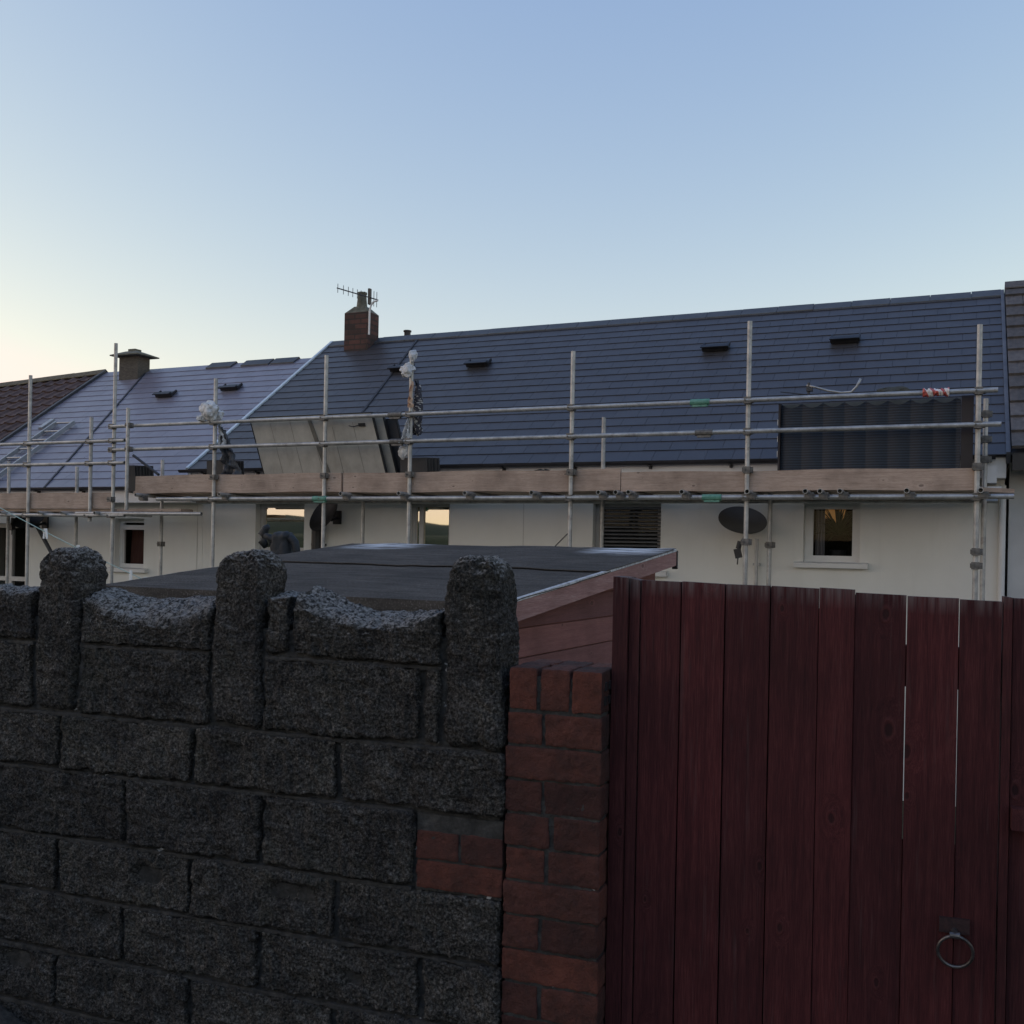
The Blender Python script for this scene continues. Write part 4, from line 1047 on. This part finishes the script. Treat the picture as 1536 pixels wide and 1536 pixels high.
o3, P3, slab3 = lean_panel(pB-.5, pB+.22, 10.955, 10.765, .90, -.14, label='shorter dark edged panel at the back of the leaning stack', back=DGREY)
# dark corrugated sheet pack at the right
cA, cB = on_y(1170, 700, 10.62).x, on_y(1440, 700, 10.62).x; zc0, zc1 = ZD, on_y(1300, 601, 10.62).z
pk = thing('sheet_pack', 'stack of dark glossy corrugated sheets standing upright at the right end of the scaffold', 'roof sheets', ((cA+cB)/2, 10.65, ZD))
m = MB(); n = 161; rows = 12; X = np.linspace(cA, cB, n); per = (cB-cA)/8.2
for k in range(3):
    V = []
    for x in X:
        u = ((x-cA)/per) % 1.0; prof = .022*math.sin(math.pi*u)**1.0
        for r_ in range(rows):
            t = r_/(rows-1); V.append((x, 10.640+k*.035-prof, zc0+(zc1-zc0)*t - (.050*math.sin(math.pi*u))*(t > .99)))
    o_ = len(m.v); m.v.extend(V); m.f.extend([tuple(i+o_ for i in q) for q in grid_faces(n, rows).tolist()])
part('sheet', m, CORR, pk, smooth=True)
m = MB(); m.box(cB+.003, cB+.11, 10.60, 10.74, zc0, zc1+.01); MAR = simple('dark_maroon_edge', (.014,.010,.012), (.026,.019,.022), 6, .55); part('edge_frame', m, MAR, pk)
m = MB(); m.box(cA-.022, cA-.003, 10.60, 10.72, zc0, zc1+.005); part('edge_frame', m, MAR, pk)
m = MB(); m.box(cA, cB, 10.745, 10.78, zc0, zc1+.012); part('backing', m, simple('grey_green_backing', (.055,.065,.068), (.085,.095,.098), 8, .5), pk)
m = MB(); 
for z in (zc0+.62, zc0+.45, zc0+.30): m.box(cA-.03, cA-.0225, 10.595, 10.63, z, z+.06)
part('clip', m, ALU, pk)
# slates stood on edge
SLN = 0
def slate_stack(px0, px1, ytop, Y, n, phrase, lean=.10):
    a, b = on_y(px0, ytop, Y), on_y(px1, ytop, Y); h = a.z - ZD; w = (b.x-a.x)
    base = MB(); base.hexa([(-w/2, 0, 0), (w/2, 0, 0), (w/2, .011, 0), (-w/2, .011, 0), (-w/2+lean, -lean*.3, h), (w/2+lean, -lean*.3, h), (w/2+lean, .011-lean*.3, h), (-w/2+lean, .011-lean*.3, h)])
    lab = 'dark roof slate stood on edge in the stack ' + phrase
    first = single('roof_slate', base, SLATED, lab, 'slate', (0,0,0), group='slates stacked '+phrase)
    for i in range(n):
        o = first if i == 0 else first.copy()
        if i: COL.objects.link(o)
        o.location = ((a.x+b.x)/2 + i*.030 + random.uniform(-.004,.004), Y+i*.024, ZD+.001); o.rotation_euler = (0, 0, R(random.uniform(-1.5, 1.5)))
slate_stack(312, 340, 691, 10.72, 7, 'below the tied plastic bag', lean=-.03)
slate_stack(602, 642, 687, 10.68, 5, 'beside the leaning solar panels', lean=-.02)
slate_stack(192, 205, 698, 10.70, 7, 'at the left end of the platform', lean=-.05)
m = MB(); p = on_y(803, 697, 10.75); m.obox((p.x, 10.75, ZD+.10), (1,0,.25), (0,1,0), (-.25,0,1), .11, .06, .10); m.obox((p.x+.10, 10.78, ZD+.11), (.3,0,1), (0,1,0), (1,0,-.3), .12, .05, .012)
single('offcut', m, SLATED, 'small dark slate offcuts propped behind the middle of the toe board', 'offcut', (p.x, 10.75, ZD))
a, b = on_y(200, 683, 10.75), on_y(238, 712, 10.75); m = MB(); m.path([a, b], .02, 8); single('iron_bar', m, DGREY, 'dark bar lying at a slant on the slates at the platform left end', 'bar', b)
# crumpled plastic
def blob(mb, c, r, seed, n=34, amp=.35, sc_=4.2):
    U = np.linspace(0, math.pi, n); W = np.linspace(0, 2*math.pi, 2*n)
    A, B = np.meshgrid(U, W, indexing='ij'); a, b = A.ravel(), B.ravel()
    D = np.stack([np.sin(a)*np.cos(b), np.sin(a)*np.sin(b), np.cos(a)], 1)
    k = 1 + amp*vnoise(D*np.array([1,1,1])*.3+seed, sc_, seed) + amp*.5*vnoise(D*.3+seed, sc_*2.7, seed+3)
    Pt = np.array(c) + D*np.array(r)*k[:, None]
    mb.arr(Pt, grid_faces(n, 2*n)[:, ::-1]); return mb
def drape(mb, top, bot, w0, w1, seed, n=30, mcols=9, amp=.03):
    top, bot = Vector(top), Vector(bot); V = []
    for i in range(n):
        t = i/(n-1); c = top.lerp(bot, t); w = w0+(w1-w0)*t
        for j in range(mcols):
            u = j/(mcols-1)-.5
            q = np.array([[c.x*3+u*2, t*4, seed]]); d = float(vnoise(q, 2.2, seed)[0])
            V.append((c.x+u*w+.02*d*t, c.y+amp*d+.03*math.sin(u*9+t*3), c.z+.01*d))
    o = len(mb.v); mb.v.extend(V); F = grid_faces(n, mcols); mb.f.extend([tuple(x+o for x in q) for q in F.tolist()])
    # give it a thickness
    V2 = [(x, y+.004, z) for x, y, z in V]; o2 = len(mb.v); mb.v.extend(V2); mb.f.extend([tuple(x+o2 for x in q[::-1]) for q in F.tolist()]); return mb
bag = thing('plastic_wrap', 'crumpled clear plastic bag tied on the pole above the stacked slates', 'plastic', (on_y(316,640,10.44).x, 10.44, 3.2))
c = on_y(314, 615, 10.42); m = MB(); blob(m, c, (.125, .08, .125), 3); c2 = on_y(303, 627, 10.42); blob(m, c2, (.06,.05,.05), 5); c3 = on_y(329, 622, 10.56); blob(m, c3, (.05,.05,.07), 8); part('bag', m, WRAPC, bag)
m = MB(); drape(m, on_y(330, 634, 10.55), on_y(335, 672, 10.60), .05, .10, 11); part('tail', m, WRAPC, bag)
m = MB(); drape(m, on_y(332, 640, 10.58), on_y(347, 712, 10.66), .07, .28, 14, amp=.05); drape(m, on_y(336, 645, 10.62), on_y(352, 712, 10.70), .05, .20, 19, amp=.05); part('dark_tail', m, simple('dark_wrap', (.02,.022,.03), (.08,.085,.10), 22, .4, bump=.6, bscale=30, stretch=(3,3,.4)), bag)
wr = thing('plastic_wrap', 'torn printed packaging film caught on the pole beside the leaning panels', 'plastic', (on_y(619,680,10.44).x, 10.44, 2.9))
m = MB(); blob(m, on_y(619, 533, 10.46), (.045,.045,.075), 21); blob(m, on_y(610, 556, 10.44), (.085,.05,.075), 23, amp=.45); part('knot', m, WRAPC, wr)
m = MB(); drape(m, on_y(625, 570, 10.56), on_y(626, 652, 10.58), .03, .09, 31, amp=.03); blob(m, on_y(626.5, 615, 10.56), (.062,.035,.30), 33, amp=.15); part('printed_film', m, WRAPD, wr)
m = MB(); drape(m, on_y(618, 572, 10.45), on_y(613.5, 611, 10.45), .02, .055, 35); part('peach_film', m, WRAPP, wr)
m = MB(); drape(m, on_y(613, 628, 10.45), on_y(607, 664, 10.45), .04, .10, 37); blob(m, on_y(606, 676, 10.55), (.07,.04,.09), 39, amp=.3); part('torn_end', m, WRAPC, wr)
# hazard tape wound round the top rail
m = MB(); a, b = x_at(1384, 592), x_at(1424, 589); n = 40; V = []; nn = 14
for i in range(n):
    t = i/(n-1); x = a+(b-a)*t
    for j in range(nn):
        an = 2*math.pi*j/nn; r_ = .036+.016*float(vnoise(np.array([[t*9, math.cos(an), math.sin(an)]]), 2.0, 5)[0])
        V.append((x, YRL+r_*math.cos(an), ZT+r_*math.sin(an)))
m.add(V, [(i*nn+j, i*nn+(j+1) % nn, (i+1)*nn+(j+1) % nn, (i+1)*nn+j) for i in range(n-1) for j in range(nn)])
single('barrier_tape', m, TAPE, 'red and white hazard tape wound round the top rail', 'tape', (a, YRL, ZT), smooth=True)
# bent tube resting above the sheet pack
Yb = 10.72; pts = [on_y(x, y, Yb) for x, y in ((1210, 578), (1224, 581), (1242, 586), (1262, 589), (1277, 588), (1285, 580), (1291, 568))]
bt = thing('aerial_bracket', 'bent galvanised bracket arm lying on top of the dark sheet stack', 'bracket', pts[2])
m = MB(); m.path(pts, .012, 10); part('arm', m, STEEL, bt, smooth=True)
m = MB(); p = on_y(1213, 583, Yb); m.path([p+Vector((0,0,-.05)), p+Vector((0,0,.06))], .014, 8); m.obox(p+Vector((.01,0,-.01)), (1,0,0), (0,1,0), (0,0,1), .03, .03, .018); m.path([p+Vector((-.01,0,-.06)), p+Vector((-.28,0,-.02))], .006, 8); part('clamp', m, DGREY, bt)
m = MB(); p = on_y(1336, 587, 10.72); blob(m, p, (.15, .06, .045), 51, amp=.3); single('folded_cloth', m, TARP, 'small dark folded cloth lying on the sheet stack behind the top rail', 'cloth', p)

# roof ladder on the slates by the brown verge
lad = thing('roof_ladder', 'aluminium roof ladder lying on the slates beside the brown tiles', 'ladder', on_roof(60, 690, DZL, .05))
tA, tB = on_roof(112, 634, DZL, .05), on_roof(78, 637, DZL, .05)
bA, bB = on_roof(-10, 724, DZL, .05), on_roof(-42, 724, DZL, .05)
xl_, xr_ = tB.x, tA.x
top_s = (tA - roof_pt(0,0,0,DZL)).dot(SV)
for x in (xr_, xr_-.42):
    m = MB(); m.hexa([roof_pt(x-.016, .05, .03, DZL), roof_pt(x+.016, .05, .03, DZL), roof_pt(x+.016, top_s, .03, DZL), roof_pt(x-.016, top_s, .03, DZL), roof_pt(x-.016, .05, .095, DZL), roof_pt(x+.016, .05, .095, DZL), roof_pt(x+.016, top_s, .095, DZL), roof_pt(x-.016, top_s, .095, DZL)])
    part('stile', m, ALU, lad)
s = top_s-.02
while s > .1:
    m = MB(); m.path([roof_pt(xr_-.42, s, .065, DZL), roof_pt(xr_, s, .065, DZL)], .017, 10); part('rung', m, ALU, lad); s -= .30
m = MB(); q = on_roof(70, 636, DZL, .08); m.obox(q, (1,0,0), SV, SN, .05, .16, .02); part('ridge_hook', m, ALU, lad)

# tv aerial on the brick chimney
Ya = YR-.40; mt = on_y(554, 500, Ya)
ae = thing('tv_aerial', 'thin many-armed television aerial on the red brick chimney', 'aerial', mt)
m = MB(); pts = [on_y(x, y, Ya) for x, y in ((553.5, 502), (554.5, 466), (556.5, 458), (560, 453), (567, 450.5))]; m.path(pts, .016, 8); part('mast', m, WHITE, ae)
b0, b1 = on_y(505.5, 432, Ya), on_y(567, 450, Ya); m = MB(); m.path([b0, b1], .011, 6); part('boom', m, DGREY, ae)
m = MB()
for k, t in enumerate((.02, .16, .28, .39, .50, .59, .68, .80, .90, .97)):
    c = b0.lerp(b1, t); h_ = .075+.05*(t > .75); m.path([c+Vector((0,0,-h_)), c+Vector((0,0,h_))], .0055, 5)
part('element', m, DGREY, ae)
m = MB(); c = on_y(554.5, 445, Ya); m.box(c.x-.018, c.x+.018, Ya-.03, Ya+.03, c.z-.13, c.z+.13); part('dipole', m, BLACK, ae)
# satellite dishes on the house wall
def dish(px, py, Y, rad, n_dir, label, arm=None, mat_=DGREY, post=None):
    c = on_y(px, py, Y); n_ = Vector(n_dir).normalized(); u = n_.cross(Vector((0,0,1))).normalized(); v = u.cross(n_)
    o = thing('satellite_dish', label, 'satellite dish', c); m = MB(); N_ = 32; rings = 7
    for side, dd in ((1, 0.0), (-1, -.008)):
        o_ = len(m.v)
        for i in range(rings):
            r_ = rad*i/(rings-1)
            for j in range(N_):
                a = 2*math.pi*j/N_; q = c + u*r_*math.cos(a) + v*r_*math.sin(a)*1.08 + n_*(.22*r_*r_/rad + dd); m.v.append(tuple(q))
        for i in range(rings-1):
            for j in range(N_):
                q = (o_+i*N_+j, o_+i*N_+(j+1) % N_, o_+(i+1)*N_+(j+1) % N_, o_+(i+1)*N_+j); m.f.append(q if side > 0 else q[::-1])
    part('reflector', m, mat_, o, smooth=True)
    m = MB(); m.path([c - n_*.01, c - n_*.10, Vector((c.x, YW-.03, c.z-.02))], .02, 10); m.box(c.x-.06, c.x+.06, YW-.03, YW-.003, c.z-.10, c.z+.08); part('wall_bracket', m, BLACK, o)
    if arm:
        m = MB(); m.path([on_y(x, y, Y-dy) for x, y, dy in arm[:-1]], .012, 8); part('arm', m, BLACK, o)
        x, y, dy = arm[-1]; q = on_y(x, y, Y-dy); m = MB(); m.obox(q, (1,0,.25), (0,1,0), (-.25,0,1), .032, .035, .050); m.path([q+Vector((0,0,.05)), q+Vector((.02,0,.13))], .028, 10); m.path([q+Vector((0,0,-.05)), q+Vector((-.005,0,-.12))], .007, 6); part('receiver', m, BLACK, o)
    return o
dish(1113, 786, 11.30, .262, (.20, -.48, .80), 'grey satellite dish with a dangling receiver, left of the right-hand window', mat_=simple('grey_dish', (.075,.073,.072), (.11,.108,.105), 4, .5), arm=((1118, 800, .1), (1113, 815, .2), (1107, 830, .25)))
dish(489, 774, 11.32, .24, (-.25, -.75, .45), 'dark satellite dish on the wall right of the sunset-lit window', mat_=BLACK)
dish(45, 782, 11.30, .22, (.2, -.5, .7), 'dark satellite dish beside the large window at far left', arm=((36, 778, .1), (30, 790, .12), (18, 790, .2)), mat_=NAVY)
# pipes and posts on the wall
def wall_pipe(px, y0, y1, Y, r_, mat_, name, label, cat):
    a = on_y(px, y0, Y); b = on_y(px, y1, Y); m = MB(); m.path([(a.x, Y, a.z), (a.x, Y, GZ-.1)], r_, 10)
    for z in (a.z-.3, a.z-1.1): m.box(a.x-r_-.012, a.x+r_+.012, Y-.012, YW-.002, z, z+.03)
    single(name, m, mat_, label, cat, (a.x, Y, GZ), smooth=False)
wall_pipe(1135, 808, 870, YW-.06, .022, GREEN if False else ALU, 'downpipe', 'thin pipe running down the wall below the right-hand satellite dish', 'pipe')
wall_pipe(476, 785, 825, YW-.10, .075, BLACK, 'downpipe', 'thick black downpipe below the dark satellite dish', 'pipe')
a, b = on_y(55, 788, 11.35), on_y(84, 842, 11.35); m = MB(); m.path([a, a.lerp(b, .5), b, Vector((b.x+.1, 11.4, GZ))], .030, 8); single('stay_pole', m, DGREY, 'dark slanting stay pole on the wall under the far left dish', 'pole', (b.x, 11.4, GZ))
m = MB(); p, q = on_y(854, 798, YS+.02), on_y(826, 826, 11.5); m.path([p, q], .007, 6); single('tie_wire', m, DGREY, 'thin dark wire slanting from a scaffold pole to the wall', 'wire', q)

# washing line and pegs
A_, B_ = on_y(-60, 729, 5.6), on_y(228, 875.5, 6.6)
m = MB(); m.path([A_.lerp(B_, t) + Vector((0,0,-.02*math.sin(math.pi*t))) for t in np.linspace(0, 1, 16)], .0042, 6)
single('washing_line', m, ROPE, 'pale green washing line sloping down behind the wall to the shed', 'line', B_)
def peg(px, py, label, open_=.012):
    # where the line passes px
    best = min((abs(px - _proj(A_.lerp(B_, t))), t) for t in np.linspace(0, 1, 600))[1]; c = A_.lerp(B_, best) + Vector((0,0,-.02*math.sin(math.pi*best)))
    m = MB()
    for s_ in (-1, 1):
        m.hexa([c+Vector((s_*open_-.006, -.006, -.055)), c+Vector((s_*open_+.006, -.006, -.055)), c+Vector((s_*open_+.006, .006, -.055)), c+Vector((s_*open_-.006, .006, -.055)),
                c+Vector((s_*.006-.006, -.006, .028)), c+Vector((s_*.006+.006, -.006, .028)), c+Vector((s_*.006+.006, .006, .028)), c+Vector((s_*.006-.006, .006, .028))])
    m.path([c+Vector((-.014, 0, -.005)), c+Vector((.014, 0, -.005))], .006, 8)
    single('clothes_peg', m, PEG, label, 'peg', c)
def _proj(p):
    t = R(YAW); z = -math.sin(t)*p.x + math.cos(t)*p.y; a = (math.cos(t)*p.x + math.sin(t)*p.y)/z*FPX; b = (p.z-EYE)/z*FPX
    return 768 + a*math.cos(ROLL) + b*math.sin(ROLL)
peg(68, 800, 'white clothes peg high on the washing line, left of the first upright block', .018)
peg(117, 825, 'white clothes peg on the washing line just above the first upright block')
peg(196, 861, 'white clothes peg on the washing line just left of the shed roof', .006)
peg(218, 870, 'lowest white clothes peg, at the edge of the shed roof')

# dark bundle beyond the shed
Yc = 6.7; bu = thing('coat', 'dark navy padded coat bundle with a hanging sleeve beyond the shed roof', 'coat', (on_y(420, 830, Yc).x, Yc, GZ))
m = MB()
q0, q1 = on_y(411, 836, Yc), on_y(437, 798, Yc)
rough_block(m, q0.x, q1.x, Yc-.07, Yc+.07, q0.z, q1.z, .008, .040, [(9, .010), (26, .006), (-14, .006)], 61)
m.path([on_y(x, y, Yc-.02) for x, y in ((431, 806), (438, 808), (443, 814), (445, 824), (445, 833))], [.030, .032, .030, .028, .030], 12)
m.path([on_y(x, y, Yc) for x, y in ((399, 820), (394, 812), (394, 802), (399, 792), (403, 789))], [.024, .036, .036, .030, .018], 12)
m.path([on_y(x, y, Yc-.03) for x, y in ((398, 804), (405, 806), (411, 810), (418, 809))], [.026, .026, .026, .028], 10)
m.path([on_y(x, y, Yc+.02) for x, y in ((405, 808), (407, 816), (408, 822))], [.018, .022, .014], 10)
part('padding', m, NAVY, bu, smooth=True)
m = MB(); p = on_y(412, 824, Yc-.04); m.path([p+Vector((-.01,0,-.05)), p+Vector((.012,0,.04))], .018, 8); part('white_tab', m, PEG, bu)
m = MB(); p = on_y(424, 830, Yc+.06); m.path([(p.x, Yc+.06, GZ-.1), (p.x, Yc+.06, p.z+.02)], .035, 8); part('post', m, FASC, bu)

# ------------------------------------------------------------------ light and sky
SUN_AZ, SUN_EL = 112.0, 8.0           # degrees left of +Y, and height
GRADE = ((1.0, 1.30), (.81, 1.15), (.34, 1.62))
world = bpy.data.worlds.new('World'); sc.world = world; world.use_nodes = True
wn = world.node_tree; N = NT(wn)
sky = N.new('ShaderNodeTexSky'); sky.sky_type = 'NISHITA'; sky.sun_disc = False
sky.sun_elevation = R(SUN_EL); sky.sun_rotation = R(-SUN_AZ); sky.altitude = 60; sky.air_density = 1.0; sky.dust_density = 1.0; sky.ozone_density = 1.5
# the evening sky is paler and less saturated low down than the clear-air model gives: grade each channel
sp = N.new('ShaderNodeSeparateColor'); wn.links.new(sky.outputs[0], sp.inputs[0]); cb = N.new('ShaderNodeCombineColor')
for i, (gam, gain) in enumerate(GRADE): wn.links.new(N.math('MINIMUM', N.math('MULTIPLY', N.math('POWER', sp.outputs[i], gam), gain), (3.3, 2.72, 2.42)[i]), cb.inputs[i])
bg = wn.nodes['Background']; wn.links.new(cb.outputs[0], bg.inputs['Color']); bg.inputs['Strength'].default_value = .15
sl = bpy.data.lights.new('sun', 'SUN'); sl.energy = .10; sl.angle = R(16); sl.color = (1, .84, .66)
so = bpy.data.objects.new('sun', sl); COL.objects.link(so)
az, el = R(90+SUN_AZ), R(6)
so.rotation_euler = Vector((math.cos(az)*math.cos(el), math.sin(az)*math.cos(el), math.sin(el))).to_track_quat('Z', 'Y').to_euler()

# ------------------------------------------------------------------ camera
cam = bpy.data.cameras.new('camera'); co = bpy.data.objects.new('camera', cam); COL.objects.link(co)
t = R(YAW); F_ = Vector((-math.sin(t), math.cos(t), 0)); Rt = Vector((math.cos(t), math.sin(t), 0)); U = Vector((0,0,1)); c, s = math.cos(ROLL), math.sin(ROLL)
X_, Y_, Z_ = Rt*c + U*s, -Rt*s + U*c, -F_
co.matrix_world = Matrix(((X_.x, Y_.x, Z_.x, 0), (X_.y, Y_.y, Z_.y, 0), (X_.z, Y_.z, Z_.z, EYE), (0,0,0,1)))
cam.sensor_width = 36; cam.lens = 36; cam.shift_y = 56/1536; cam.clip_start = .05; cam.clip_end = 5000
sc.camera = co
vs = sc.view_settings; vs.view_transform = 'Standard'; vs.look = 'None'; vs.exposure = 1.2; vs.gamma = 1.0
sc.render.engine = 'CYCLES'; sc.cycles.use_denoising = True
